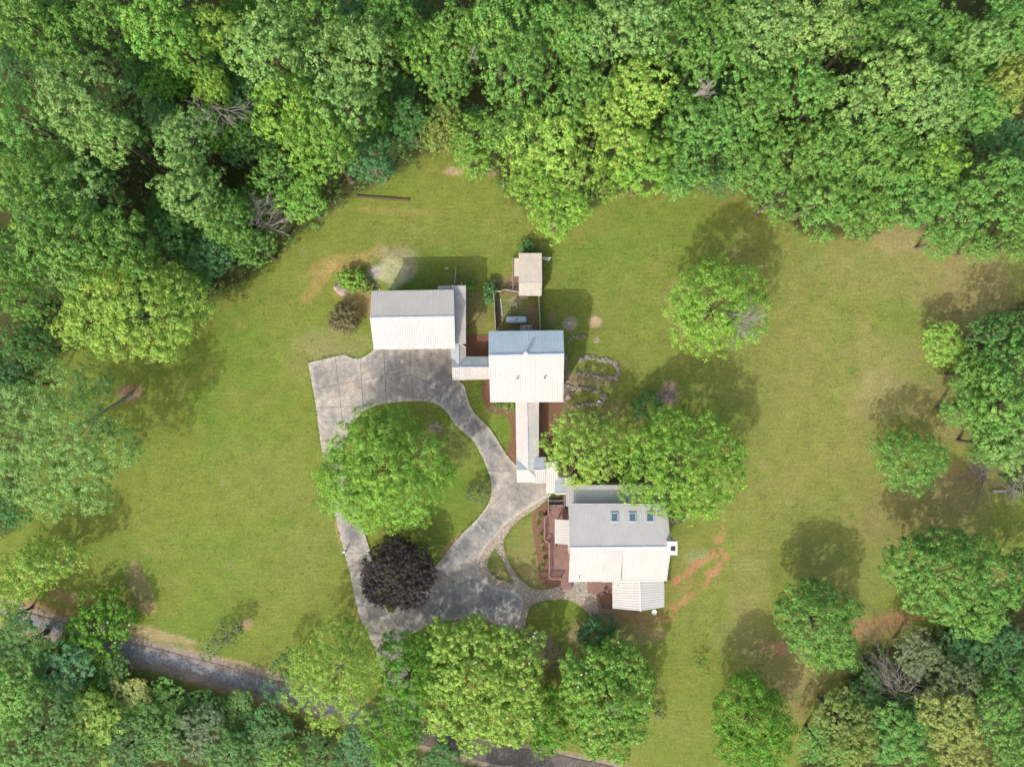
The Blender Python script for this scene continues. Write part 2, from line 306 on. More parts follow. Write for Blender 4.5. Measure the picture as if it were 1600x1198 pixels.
for p in [
 (1170,490,120,70,0,DRY,.4),(1250,560,120,130,0,DRY,.45),(1330,880,70,70,0,STRAW,.25),(1250,700,120,170,0,DRY,.45),(1430,400,110,60,0,STRAW,.25),(1300,1000,80,50,0,STRAW,.35),
 (1395,570,70,50,20,STRAW,.4),(1500,640,70,50,0,(.26,.18,.10),.5),(1380,620,50,40,0,(.28,.21,.12),.35),(1430,420,170,60,8,STRAW,.3),(1410,370,50,28,0,(.26,.20,.11),.5),(1520,470,70,80,0,(.24,.17,.09),.5),
 (1010,360,90,40,-8,LUSH,.35),(600,350,160,40,-12,OLIVE,.5),(480,470,70,80,-40,OLIVE,.5),(640,370,60,30,0,DRY,.3),
 (540,410,60,14,-15,(.30,.21,.09),.6),(500,440,40,10,-50,(.30,.20,.09),.5),(618,412,34,26,-30,(.30,.25,.19),.55),(590,425,14,10,0,(.34,.30,.29),.8),(630,428,18,12,0,(.33,.29,.27),.7),(615,425,20,22,0,(.32,.33,.17),.8),
 (560,460,26,40,-50,(.29,.20,.10),.75),(500,560,60,40,0,(.21,.19,.08),.35),(520,540,50,30,0,(.22,.20,.10),.4),
 (620,330,70,5,3,(.30,.20,.10),.3),(330,780,120,60,0,OLIVE,.4),(420,740,80,60,0,DRY,.35),(440,900,90,70,0,DRY,.25),(350,870,110,60,0,LUSH,.2),(480,840,40,60,0,DRY,.35),
 (150,940,80,12,8,(.30,.20,.10),.7),(60,950,70,10,10,CLAY,.5),(240,990,70,8,14,(.33,.24,.15),.7),(360,1036,90,7,14,(.35,.25,.17),.7),(205,615,16,13,0,(.24,.15,.10),.9),(220,920,14,40,-20,(.27,.20,.12),.6),
 (300,1052,130,14,15,CLAY,.85),(200,1030,60,14,15,CLAY,.8),(400,1088,60,14,15,CLAY,.8),(580,1140,60,20,20,(.27,.15,.10),.9),(50,965,90,10,12,CLAY,.7),(640,1115,60,30,20,(.22,.14,.09),.8),
 (385,975,12,8,0,(.28,.18,.13),.8),(236,562,9,6,0,(.26,.18,.13),.8),
 (930,503,10,9,0,(.38,.28,.18),1,.2),(891,506,11,10,0,(.30,.25,.19),.9,.2),(932,531,5,5,0,(.34,.25,.18),.8,.2),(863,497,8,12,0,(.26,.17,.10),.6),(1045,604,14,10,0,(.27,.20,.12),.8),(1044,618,17,13,0,(.29,.20,.17),.9),
 (680,667,10,8,0,(.29,.22,.19),.95,.2),(880,610,14,30,20,(.30,.20,.13),.9),(896,605,20,10,-20,(.33,.23,.16),.7),(925,590,34,14,8,(.25,.20,.14),.5),(872,640,22,20,0,(.25,.15,.11),.9),(960,640,20,16,0,(.22,.16,.10),.5),
 (1060,905,26,30,0,(.24,.17,.08),.3),(1000,965,50,14,0,(.30,.17,.09),.55,.7),(1015,985,30,10,0,(.32,.18,.10),.45,.7),(975,955,25,14,0,(.26,.15,.09),.7),(990,990,40,18,0,(.26,.20,.11),.4),(1090,870,22,14,0,(.27,.28,.15),.4),
 (1170,930,30,80,0,(.24,.20,.10),.35),(1150,1000,40,30,0,(.24,.20,.10),.25),
 (1395,968,75,14,-12,(.26,.16,.09),.6,.5),(1210,1010,36,10,5,(.26,.16,.10),.6,.5),(1360,985,60,18,-8,(.25,.15,.09),.5),(1230,1040,70,50,0,(.27,.18,.11),.4),(1560,930,60,26,30,(.30,.17,.11),.7),(1590,900,30,20,0,CLAY,.6),
 (1235,1095,34,36,0,(.24,.17,.10),.45),(1500,760,60,40,0,(.23,.18,.09),.45),(1470,745,50,16,-10,(.26,.17,.11),.4),(1430,800,90,60,0,(.22,.17,.08),.5),(1570,790,30,24,0,OLIVE,.6),
 (810,905,45,55,0,(.25,.19,.09),.55),(830,865,26,45,0,(.26,.20,.10),.5),(815,858,22,30,0,LUSH,.3),(880,960,40,30,0,LUSH,.35),(910,1000,24,30,0,(.26,.20,.12),.6),(850,1015,30,22,30,(.33,.26,.19),.9),
 (800,975,14,14,0,(.36,.20,.12),.95),(760,975,60,8,5,(.28,.17,.12),.9),(700,972,40,6,-8,(.27,.18,.13),.8),(945,930,24,30,0,(.26,.17,.11),.95),(943,945,24,25,0,(.26,.18,.12),.7),
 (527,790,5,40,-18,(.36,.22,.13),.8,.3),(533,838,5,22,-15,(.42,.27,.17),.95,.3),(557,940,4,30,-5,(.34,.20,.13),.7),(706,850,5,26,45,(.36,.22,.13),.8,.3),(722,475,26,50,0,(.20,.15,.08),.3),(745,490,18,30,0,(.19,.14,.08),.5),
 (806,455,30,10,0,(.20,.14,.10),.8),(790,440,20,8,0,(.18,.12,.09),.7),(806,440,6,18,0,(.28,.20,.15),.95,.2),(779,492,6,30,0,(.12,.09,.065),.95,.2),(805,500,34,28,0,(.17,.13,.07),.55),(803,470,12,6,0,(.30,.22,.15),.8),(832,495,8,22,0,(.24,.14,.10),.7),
 (675,400,30,16,0,LUSH,.4),(1060,480,22,40,0,(.25,.20,.10),.35),(700,300,40,30,0,OLIVE,.5),(710,268,16,6,0,(.34,.24,.17),.8),(770,268,10,6,0,(.34,.22,.17),.8),(975,303,22,6,-10,(.32,.20,.12),.6),
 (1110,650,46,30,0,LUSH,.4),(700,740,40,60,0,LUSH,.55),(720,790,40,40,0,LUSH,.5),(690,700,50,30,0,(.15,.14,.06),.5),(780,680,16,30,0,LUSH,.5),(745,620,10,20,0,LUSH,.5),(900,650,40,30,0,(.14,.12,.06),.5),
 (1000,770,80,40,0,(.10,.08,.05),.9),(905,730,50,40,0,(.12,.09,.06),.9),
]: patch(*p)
def streak(pts, w, col, st, brk=.5):
    global base
    d = dist_poly(U, V, pts, False) + (n5 - .5) * w * 2.6
    base = mixc(base, col, sst(w, w * .55, d) * st * sst(.38, .52, n6 + (1 - brk) * .3))
n5 = fbm(U, V, 8, 3, 81); n6 = fbm(U, V, 6, 3, 83)
streak([(1056,908),(1075,893),(1098,877),(1115,864)], 6.5, CLAY, .9, .3); streak([(1046,950),(1066,941),(1082,929),(1100,915),(1113,898),(1125,883)], 6.0, CLAY, .85, .6)
streak([(1120,838),(1126,850),(1131,864),(1136,872)], 7.5, CLAY, .85, .9); streak([(1132,822),(1130,832)], 4, CLAY, .5, 1); streak([(1069,922),(1078,918)], 4, CLAY, .7, .9); streak([(1104,893),(1110,890)], 4, CLAY, .7, .9)
streak([(1040,965),(1020,972),(1005,970),(985,962)], 4.5, CLAY, .6, 1); streak([(1220,1012),(1200,1008)], 7, CLAY, .7, .8); streak([(1330,990),(1360,975),(1400,966),(1440,962)], 6, CLAY, .55, .6)
# scattered dark weeds and pale specks on the lawn
for i in range(70):
    patch(random.uniform(150, 1500), random.uniform(340, 1100), random.uniform(3, 9), random.uniform(3, 9), 0, (.085, .15, .03) if random.random() < .85 else (.22, .19, .10), .4, .5)
rd = dist_poly(U, V, ROADC, False)
base = mixc(base, (.29, .18, .12), sst(32, 17, rd + (n3 - .5) * 18) * .55)
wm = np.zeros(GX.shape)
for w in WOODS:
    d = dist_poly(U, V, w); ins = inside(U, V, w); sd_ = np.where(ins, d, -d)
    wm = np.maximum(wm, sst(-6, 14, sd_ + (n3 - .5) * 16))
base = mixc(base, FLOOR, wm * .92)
base = np.where((rd < 22)[..., None], mixc(base, (.24, .20, .17), np.ones(GX.shape) * .9), base)
hgt = (fbm(GX, GY, 9, 3, 33) - .5) * .05
hgt = np.where((np.abs(GX) < 75) & (np.abs(GY) < 56), hgt - .03, hgt - .03)
NX, NY = len(gx), len(gy)
co = np.stack([GX, GY, hgt], -1).reshape(-1, 3)
ii = np.arange(NX * NY).reshape(NY, NX)
q = np.stack([ii[:-1, :-1], ii[:-1, 1:], ii[1:, 1:], ii[1:, :-1]], -1).reshape(-1, 4)
def np_mesh(name, co, quads, mat, parent=None, smooth=False):
    me = bpy.data.meshes.new(name); nq = len(quads)
    me.vertices.add(len(co)); me.vertices.foreach_set('co', np.asarray(co, np.float32).ravel())
    me.loops.add(nq * 4); me.loops.foreach_set('vertex_index', np.asarray(quads, np.int32).ravel())
    me.polygons.add(nq); me.polygons.foreach_set('loop_start', np.arange(nq, dtype=np.int32) * 4)
    try: me.polygons.foreach_set('loop_total', np.full(nq, 4, np.int32))
    except Exception: pass
    me.update(calc_edges=True)
    if smooth: me.polygons.foreach_set('use_smooth', np.ones(nq, bool))
    if mat: me.materials.append(mat)
    return me
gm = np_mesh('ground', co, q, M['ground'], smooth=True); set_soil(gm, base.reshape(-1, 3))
tag(link('ground', gm), kind='structure')

# ------------------------------------------------------------------ flat sheets cut from outlines
def fill(outer, holes=(), z=0.0, cell=.5):
    bm = bmesh.new()
    for loop in (outer, *holes):
        vs = [bm.verts.new(P(x, y)) for x, y in loop]
        for i in range(len(vs)): bm.edges.new((vs[i], vs[(i + 1) % len(vs)]))
    bmesh.ops.triangle_fill(bm, use_beauty=True, use_dissolve=False, edges=bm.edges[:])
    if cell:
        xs = [v.co.x for v in bm.verts]; ys = [v.co.y for v in bm.verts]
        for ax, lo, hi in ((0, min(xs), max(xs)), (1, min(ys), max(ys))):
            t = lo + cell
            while t < hi:
                c = [0, 0, 0]; n = [0, 0, 0]; c[ax] = t; n[ax] = 1
                bmesh.ops.bisect_plane(bm, geom=bm.verts[:] + bm.edges[:] + bm.faces[:], plane_co=c, plane_no=n); t += cell
    bmesh.ops.recalc_face_normals(bm, faces=bm.faces[:])
    for f in bm.faces:
        if f.normal.z < 0: f.normal_flip()
    for v in bm.verts: v.co.z = z
    return bm
def skirt(bm, depth):
    be = [e for e in bm.edges if len(e.link_faces) == 1]
    r = bmesh.ops.extrude_edge_only(bm, edges=be)
    for g in r['geom']:
        if isinstance(g, bmesh.types.BMVert): g.co.z -= depth
def bm_obj(name, bm, mat, parent=None, soil=None):
    me = bpy.data.meshes.new(name); bm.to_mesh(me); bm.free(); me.materials.append(mat)
    if soil is not None:
        c = np.array([v.co[:] for v in me.vertices]); set_soil(me, soil(c[:, 0] / K + 800, 599 - c[:, 1] / K))
    return link(name, me, parent)
def stain(u, v):
    d = np.minimum(dist_poly(u, v, D_OUT), dist_poly(u, v, D_IN))
    a = fbm(u, v, 26, 4, 41); b = fbm(u, v, 9, 4, 43); c = fbm(u * .6, v * 1.5, 30, 3, 47)
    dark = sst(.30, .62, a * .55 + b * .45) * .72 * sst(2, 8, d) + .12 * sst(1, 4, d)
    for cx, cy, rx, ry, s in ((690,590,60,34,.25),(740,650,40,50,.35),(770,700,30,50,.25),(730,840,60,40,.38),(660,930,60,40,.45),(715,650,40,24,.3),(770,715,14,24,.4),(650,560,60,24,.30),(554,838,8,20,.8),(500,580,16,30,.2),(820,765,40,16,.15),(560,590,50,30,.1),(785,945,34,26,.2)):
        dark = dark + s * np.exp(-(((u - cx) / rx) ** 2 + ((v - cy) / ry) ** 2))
    for cx, cy, rx, ry, s in ((545,570,34,14,.5),(525,660,24,60,.25),(535,760,18,60,.4),(560,930,20,60,.5),(600,990,30,40,.25),(745,935,30,20,.3),(845,770,16,14,.5),(800,935,12,10,.5),(770,960,40,10,.5),(645,575,12,40,.25)):
        dark = dark - s * np.exp(-(((u - cx) / rx) ** 2 + ((v - cy) / ry) ** 2))
    dark = dark - sst(.55, .75, fbm(u * 2.2, v * .7, 9, 3, 51)) * .35 - sst(.6, .8, fbm(u * .6 + v * .5, v * 2.4 - u, 7, 3, 57)) * .3
    dark = np.clip(dark * .82, 0, 1)
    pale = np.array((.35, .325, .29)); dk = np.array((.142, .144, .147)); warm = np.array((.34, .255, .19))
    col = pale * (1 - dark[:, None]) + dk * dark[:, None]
    wt = (sst(.5, .7, c) * .35 * (1 - dark))[:, None]; col = col * (1 - wt) + warm * wt
    e = sst(3.2, 1.2, d)[:, None] * .7; col = col * (1 - e) + np.array((.44, .40, .34)) * e
    return col
D_OUT = smooth_poly(DRIVE, 1); D_IN = smooth_poly(HOLE, 2)
JOINTS = [((524,555),(536,665)),((563,555),(568,645)),((484,610),(563,594)),((563,594),(640,580)),((490,637),(567,634)),((495,690),(540,684)),((640,545),(646,628)),((506,742),(540,738)),((683,628),(706,596)),((600,545),(604,630)),
 ((735,678),(764,660)),((752,705),(786,690)),((764,735),(806,735)),((766,790),(807,752)),((806,740),(860,760)),((744,810),(770,842)),((705,850),(748,885)),((678,885),(720,915)),((719,905),(717,968)),((655,940),(674,980)),((608,958),(640,996)),
 ((570,948),(606,948)),((538,864),(580,862)),((524,806),(562,806)),((785,918),(782,980)),((717,912),(752,900)),((575,985),(640,1000)),((512,772),(548,772)),((550,905),(592,905)),((640,585),(700,612)),((598,1050),(640,1050)),((604,1095),(650,1095)),((568,576),(600,545))]
base_bm = fill(D_OUT, (D_IN,), .012, None)
driveway = tag(bm_obj('driveway', base_bm, plain('joint_dirt', (.17, .15, .12), .95, 0, .3, 6)), kind='structure')
bm = fill(D_OUT, (D_IN,), .085, .40)
segs = []
for a, b in JOINTS:
    A, B = P(*a), P(*b); d = (B - A).normalized(); n = Vector((-d.y, d.x, 0)); segs.append((A, B, d, n))
    for s in (-1, 1):
        reg = [f for f in bm.faces if abs((f.calc_center_median() - A).dot(n)) < 1.2 and -1.5 < (f.calc_center_median() - A).dot(d) < (B - A).length + 1.5]
        g = list({v for f in reg for v in f.verts}) + list({e for f in reg for e in f.edges}) + reg
        bmesh.ops.bisect_plane(bm, geom=g, plane_co=A + n * s * .022, plane_no=n)
dead = []
for f in bm.faces:
    c = f.calc_center_median()
    for A, B, d, n in segs:
        t = (c - A).dot(d)
        if abs((c.xy - A.xy).dot(n.xy)) < .0215 and -.05 < (c.xy - A.xy).dot(d.xy) < (B - A).length + .05: dead.append(f); break
bmesh.ops.delete(bm, geom=dead, context='FACES')
bm.faces.ensure_lookup_table(); seen = set(); comps = []
for f in bm.faces:
    if f.index in seen: continue
    st = [f]; comp = []; seen.add(f.index)
    while st:
        g = st.pop(); comp.append(g)
        for e in g.edges:
            for h in e.link_faces:
                if h.index not in seen: seen.add(h.index); st.append(h)
    comps.append(comp)
for comp in comps:
    if sum(f.calc_area() for f in comp) < .05: continue
    nb = bmesh.new(); mp = {}
    for f in comp:
        for v in f.verts:
            if v not in mp: mp[v] = nb.verts.new(v.co)
        nb.faces.new([mp[v] for v in f.verts])
    dz = random.uniform(-.006, .006)
    for v in nb.verts: v.co.z += dz
    skirt(nb, .07)
    bm_obj('concrete_slab', nb, M['concrete'], driveway, stain)
bm.free()

# gravel road
def ribbon(pts, w0, w1):
    L_, R_ = [], []; n = len(pts)
    for i in range(n):
        a = pts[max(0, i - 1)]; b = pts[min(n - 1, i + 1)]; dx, dy = b[0] - a[0], b[1] - a[1]; l = math.hypot(dx, dy)
        w = (w0 + (w1 - w0) * i / (n - 1)) / 2 * (1 + .06 * math.sin(i * 1.7)); L_.append((pts[i][0] - dy / l * w, pts[i][1] + dx / l * w)); R_.append((pts[i][0] + dy / l * w, pts[i][1] - dx / l * w))
    return L_ + R_[::-1]
RC = smooth_poly(ROADC, 2, False); road_poly = ribbon(RC, 20, 36)
def road_soil_shade(u, v):
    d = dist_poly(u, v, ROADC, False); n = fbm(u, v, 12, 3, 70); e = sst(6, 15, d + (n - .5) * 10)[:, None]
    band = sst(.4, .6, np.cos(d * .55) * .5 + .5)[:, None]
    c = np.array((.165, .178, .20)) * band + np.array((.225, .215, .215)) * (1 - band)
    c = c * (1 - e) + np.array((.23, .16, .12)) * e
    far = sst(520, 700, u)[:, None] * .85; return c * (1 - far) + np.array((.10, .088, .075)) * far  # right-hand stretch darkened: shade of the trees put into the gravel colour
tag(bm_obj('gravel_road', fill(road_poly, (), .035, .8), M['gravel'], None, road_soil_shade), kind='structure')

# beds and paths
def bed(name, poly, mat, z=.03, sm=1):
    return tag(bm_obj(name, fill(smooth_poly(poly, sm) if sm else poly, (), z, 1.2), mat), kind='structure')
bed('mulch_courtyard', [(722,523),(766,523),(766,559),(722,559)], M['mulch_dark'], .04, 0)
bed('mulch_bed', [(752,594),(775,594),(775,625),(812,625),(812,732),(797,717),(791,706),(797,692),(800,672),(796,655),(786,647),(772,646),(760,638),(753,620)], M['mulch'], .04)
bed('mulch_bed', [(836,620),(884,620),(878,640),(868,660),(862,700),(860,740),(838,740)], M['mulch'], .042)
bed('mulch_bed', [(864,777),(848,789),(832,801),(831,820),(836,850),(841,880),(842,902),(850,917),(866,921),(886,921),(890,900),(890,780)], M['mulch'], .044)
bed('mulch_bed', [(919,905),(960,905),(962,950),(940,950),(934,928)], M['mulch'], .046, 0)
path = tag(bm_obj('stone_path', fill(smooth_poly(PATH, 1), (smooth_poly(PHOLE, 1),), .05, None), M['path_bed']), kind='structure')

def stone_mesh(seed, sx, sy, h):
    r = random.Random(seed); n = r.randint(5, 7); ring = []
    for i in range(n):
        a = 2 * math.pi * (i + r.uniform(-.3, .3)) / n; ring.append((math.cos(a) * sx * r.uniform(.8, 1.1), math.sin(a) * sy * r.uniform(.8, 1.1)))
    return ring
def paving(name, region, hole, mat, parent, size, z, seed):
    r = random.Random(seed); mb = MB(); xs = [p[0] for p in region]; ys = [p[1] for p in region]; pts = []
    step = size / K * 1.02; y = min(ys); row = 0
    while y < max(ys):
        x = min(xs) + (row % 2) * step / 2
        while x < max(xs):
            pts.append((x + r.uniform(-.25, .25) * step, y + r.uniform(-.25, .25) * step)); x += step
        y += step * .88; row += 1
    A = np.array(pts); ok = inside(A[:, 0], A[:, 1], region) & (dist_poly(A[:, 0], A[:, 1], region) > size / K * .35)
    if hole: ok &= ~inside(A[:, 0], A[:, 1], hole) & (dist_poly(A[:, 0], A[:, 1], hole) > size / K * .4)
    for i, (x, y) in enumerate(A[ok]):
        c = P(x, y); ring = stone_mesh(i + seed, size * .49 * r.uniform(.75, 1.12), size * .45 * r.uniform(.75, 1.12), 0); rz = r.uniform(0, 6.3); h = z + r.uniform(.02, .05)
        cs, sn = math.cos(rz), math.sin(rz); R = [(c.x + a * cs - b * sn, c.y + a * sn + b * cs) for a, b in ring]
        mb.prism([(a, b, z - .01) for a, b in R], [(c.x + (a - c.x) * .9, c.y + (b - c.y) * .9, h) for a, b in R])
    return tag(mb.make(name, mat, parent), kind='stuff')
def stone_tint(name, cols, rough=.85):
    m, N, L, B = nt(name); g = N.new('ShaderNodeNewGeometry'); cr = N.new('ShaderNodeValToRGB'); cr.color_ramp.interpolation = 'LINEAR'
    e = cr.color_ramp.elements
    while len(e) < len(cols): e.new(.5)
    for i, c in enumerate(cols): e[i].position = i / (len(cols) - 1); e[i].color = (*c, 1)
    L.new(g.outputs['Random Per Island'], cr.inputs[0]); L.new(cr.outputs[0], B.inputs['Base Color']); B.inputs['Roughness'].default_value = rough
    B.inputs['Specular IOR Level'].default_value = .2; return m
M['flag'] = stone_tint('flagstones', [(.44,.36,.27),(.26,.21,.17),(.42,.39,.36),(.34,.25,.19),(.30,.31,.31),(.50,.44,.36)])
M['flag_green'] = stone_tint('slate_flagstones', [(.24,.25,.23),(.15,.17,.165),(.33,.32,.28),(.20,.24,.24),(.36,.30,.24)])
M['rubble'] = stone_tint('rubble', [(.25,.21,.17),(.15,.12,.10),(.31,.27,.23),(.20,.16,.135),(.40,.36,.32)])
patio = [(889,906),(919,906),(919,929),(889,929)]
paving('paving_stones', PATH, PHOLE, M['flag'], path, .34, .05, 5)
patio_o = tag(bm_obj('stone_patio', fill(patio, (), .075, None), M['path_bed']), kind='structure')
paving('paving_stones', patio, None, M['flag_green'], patio_o, .42, .08, 99)

# ------------------------------------------------------------------ building helpers
def lerp(a, b, t): return a + (b - a) * t
def slope(roof, A, B, C, D, mat, w=.92, ribs=3, name='roof_panel'):
    """eave A->B, ridge D->C; one sheet after another, with raised ribs"""
    A, B, C, D = map(Vector, (A, B, C, D)); n = max(1, round((B - A).length / w)); nr = (B - A).cross(D - A).normalized()
    if nr.z < 0: nr = -nr
    for i in range(n):
        t0, t1 = i / n + .004 / max(1, n), (i + 1) / n; a, b, c, d = lerp(A, B, t0), lerp(A, B, t1), lerp(D, C, t1), lerp(D, C, t0)
        lift = nr * (.004 * (i % 2)); mb = MB(); q = [a, b, c, d]
        mb.prism([p - nr * .03 + lift for p in q], [p + lift for p in q])
        for k in range(ribs):
            s = (k + .5) / ribs; hw = .032 / max(.2, (b - a).length); p0, p1 = lerp(a, b, s - hw), lerp(a, b, s + hw); m0 = lerp(a, b, s) + nr * .035
            r0, r1 = lerp(d, c, s - hw), lerp(d, c, s + hw); m1 = lerp(d, c, s) + nr * .035
            mb.add([p0 + lift, p1 + lift, m0 + lift, r0 + lift, r1 + lift, m1 + lift], [(0, 3, 5, 2), (1, 2, 5, 4), (0, 2, 1)])
        mb.make(name, mat, roof)
def roof_empty(parent, loc):
    o = bpy.data.objects.new('roof', None); COL.objects.link(o); o.parent = parent; o.location = Vector(loc) - parent.location; o.empty_display_size = .2; return o
def deck_under(roof, quads, mat):
    mb = MB()
    for q in quads: mb.prism([Vector(p) - Vector((0, 0, .16)) for p in q], [Vector(p) - Vector((0, 0, .045)) for p in q])
    return mb.make('sheathing', mat, roof)
def inset(c4, d):
    c = sum((Vector(p).to_2d() for p in c4), Vector((0, 0))) / 4; out = []
    for p in c4:
        v = Vector(p).to_2d() - c; out.append(c + Vector((v.x - math.copysign(d, v.x), v.y - math.copysign(d, v.y))))
    return out
def window(parent, c, nrm, w, h, name='window'):
    n = Vector(nrm).normalized(); t = Vector((-n.y, n.x, 0)); c = Vector(c); fr = MB(); z = Vector((0, 0, 1))
    for s in (-1, 1):
        fr.beam(c + t * s * (w / 2) - z * h / 2, c + t * s * (w / 2) + z * h / 2, .09, .10)
        fr.beam(c - t * (w / 2 + .04) + z * s * h / 2, c + t * (w / 2 + .04) + z * s * h / 2, .12, .09)
    fr.beam(c - z * h / 2, c + z * h / 2, .05, .05)
    f = fr.make(name, M['white'], parent)
    q = [c + t * a * w / 2 + z * b * h / 2 + n * .012 for a, b in ((-1, -1), (1, -1), (1, 1), (-1, 1))]
    MB().prism(q, [p + n * .012 for p in q]).make('pane', M['glass'], f)
def gable(t, NW, NE, SE, SW, RW, RE, ez, rz, ezS=None, mats=('roof_white', 'roof_white'), over=.4, wallmat='siding', w=.92, cap=True, walls=True):
    ezS = ez if ezS is None else ezS
    nw, ne = P(*NW, ez), P(*NE, ez); se, sw = P(*SE, ezS), P(*SW, ezS); rw, re = P(*RW, rz), P(*RE, rz)
    roof = roof_empty(t, (rw + re) / 2); slope(roof, nw, ne, re, rw, M[mats[0]], w); slope(roof, sw, se, re, rw, M[mats[1]], w)
    deck_under(roof, [(nw, ne, re, rw), (rw, re, se, sw)], M['wood'])
    if cap: MB().beam(rw + Vector((0, 0, .03)), re + Vector((0, 0, .03)), .26, .05).make('ridge_cap', M['cap'], roof)
    if walls:
        c = inset([nw, ne, se, sw], over); mb = MB(); hN = ez - .05; hS = ezS - .05
        V = [(*c[0], -.1), (*c[1], -.1), (*c[2], -.1), (*c[3], -.1), (*c[0], hN), (*c[1], hN), (*c[2], hS), (*c[3], hS)]
        mw, me_ = c[0].lerp(c[3], (rw - nw).xy.length / max(.1, (sw - nw).xy.length)), c[1].lerp(c[2], (re - ne).xy.length / max(.1, (se - ne).xy.length))
        V += [(*mw, rz - .25), (*me_, rz - .25)]
        mb.add(V, [(0, 1, 5, 4), (2, 3, 7, 6), (1, 2, 6, 9, 5), (3, 0, 4, 8, 7)]); mb.make('wall', M[wallmat], t)
        return roof, c
    return roof, None

# ------------------------------------------------------------------ garage
g = empty('garage', P(645, 500), 'detached garage with pale metal gable roof at the head of the driveway', 'garage')
roof, c = gable(g, (581,454.5), (709,452.5), (711,544.5), (584,546), (578,497), (710,495), 5.9, 7.3, mats=('roof_cream', 'roof_white'))
for x in (.27, .73):
    p = c[3].lerp(c[2], x); d = MB(); 
    for k in range(4): d.box((p.x, p.y - .05, .32 + k * .56), (2.6, .06, .53))
    d.make('garage_door', M['white'], g)
for x in (.3, .7): q = c[0].lerp(c[3], x); window(g, (q.x - .03, q.y, 1.8), (-1, 0, 0), .9, 1.1)
for x in (.3, .7): q = c[0].lerp(c[1], x); window(g, (q.x, q.y + .03, 1.8), (0, 1, 0), .9, 1.1)

# lean-to along the east side of the garage
t = empty('lean_to_shelter', P(718, 495), 'grey narrow lean-to roof along the right side of the garage', 'shelter')
r = roof_empty(t, P(718, 490, 5.0))
slope(r, P(728, 446, 4.9), P(728, 537, 4.9), P(706, 537, 5.3), P(706, 446, 5.3), M['roof_grey'], 1.2, 3)
slope(r, P(684, 447, 5.0), P(706, 446.4, 5.0), P(706, 458, 5.2), P(684, 459, 5.2), M['roof_grey'], .95, 3)
for y in (450, 480, 510, 534): MB().box(P(725, y, 0) + Vector((0, 0, 2.35)), (.12, .12, 4.75)).make('post', M['wood'], t)
MB().beam(P(726, 448, 4.75), P(726, 536, 4.75), .1, .16).make('header_beam', M['wood'], t)
# corner gable + breezeway
t = empty('breezeway', P(735, 576), 'galvanised breezeway roof joining the garage corner to the middle building', 'breezeway')
r = roof_empty(t, P(735, 575, 3)); e, z = 2.5, 3.25
slope(r, P(706, 557, e), P(766, 557, e), P(766, 574, z), P(706, 574, z), M['roof_galv']); slope(r, P(707, 594, e), P(766, 592.5, e), P(766, 574, z), P(706, 574, z), M['roof_grey'])
deck_under(r, [(P(706, 557, e), P(766, 557, e), P(766, 574, z), P(706, 574, z)), (P(706, 574, z), P(766, 574, z), P(766, 592, e), P(707, 593, e))], M['wood'])
for nm, A, B, mt in (('valley_panel', [(704,541),(716,534.5),(716,568),(705,558)], (2.62, 3.38, 3.38, 2.62), 'roof_galv'), ('valley_panel', [(716,534.5),(728,543),(728,557),(716,568)], (3.38, 2.62, 2.62, 3.38), 'roof_cream')):
    q = [P(*a, b) for a, b in zip(A, B)]; MB().prism([p - Vector((0, 0, .04)) for p in q], q).make(nm, M[mt], r)
for a, b in (((716,534.5,3.42),(716,568,3.42)), ((704,541,2.66),(716,534.5,3.42)), ((728,543,2.66),(716,534.5,3.42)), ((705,558,2.66),(716,568,3.42)), ((728,557,2.66),(716,568,3.42))): MB().beam(P(*a), P(*b), .16, .05).make('ridge_cap', M['cap'], r)
MB().beam(P(718, 574, 3.28), P(766, 574, 3.28), .2, .05).make('ridge_cap', M['cap'], r)
for x, y in ((709,560),(709,590),(736,590),(760,590),(736,560)): MB().box(P(x, y) + Vector((0, 0, 1.2)), (.12, .12, 2.5)).make('post', M['wood'], t)

# ------------------------------------------------------------------ middle building
t = empty('cottage', P(822, 572), 'middle building whose small back roof slope is blue-grey and front slope white', 'building')
roof, c = gable(t, (763.5,517.5), (880,516), (880,628), (766,628.5), (763.5,556), (881.5,553.5), 6.8, 8.9, 6.6, mats=('roof_sky_shade', 'roof_white'))
for x in (.2, .42, .8): q = c[0].lerp(c[1], x); window(t, (q.x, q.y + .03, 2.2), (0, 1, 0), 1, 1.3)
for x in (.25, .75): q = c[1].lerp(c[2], x); window(t, (q.x + .03, q.y, 2.2), (1, 0, 0), 1, 1.3)
for x in (.15, .85): q = c[3].lerp(c[2], x); window(t, (q.x, q.y - .03, 2.0), (0, -1, 0), 1, 1.3)
f = MB().lathe(P(821.5, 552.5, 8.9) - Vector((0, 0, .3)), [(.14, 0), (.14, .75), (.26, .78), (.26, .92), (.05, 1.02)], 14).make('flue_pipe', M['white'], t)
for x, y in ((808.5,591), (851,590)):
    MB().lathe(P(x, y, 7.9) - Vector((0, 0, .25)), [(.07, 0), (.07, .6), (.11, .6), (.11, .66), (.02, .68)], 10).make('vent_pipe', M['dark'], t)
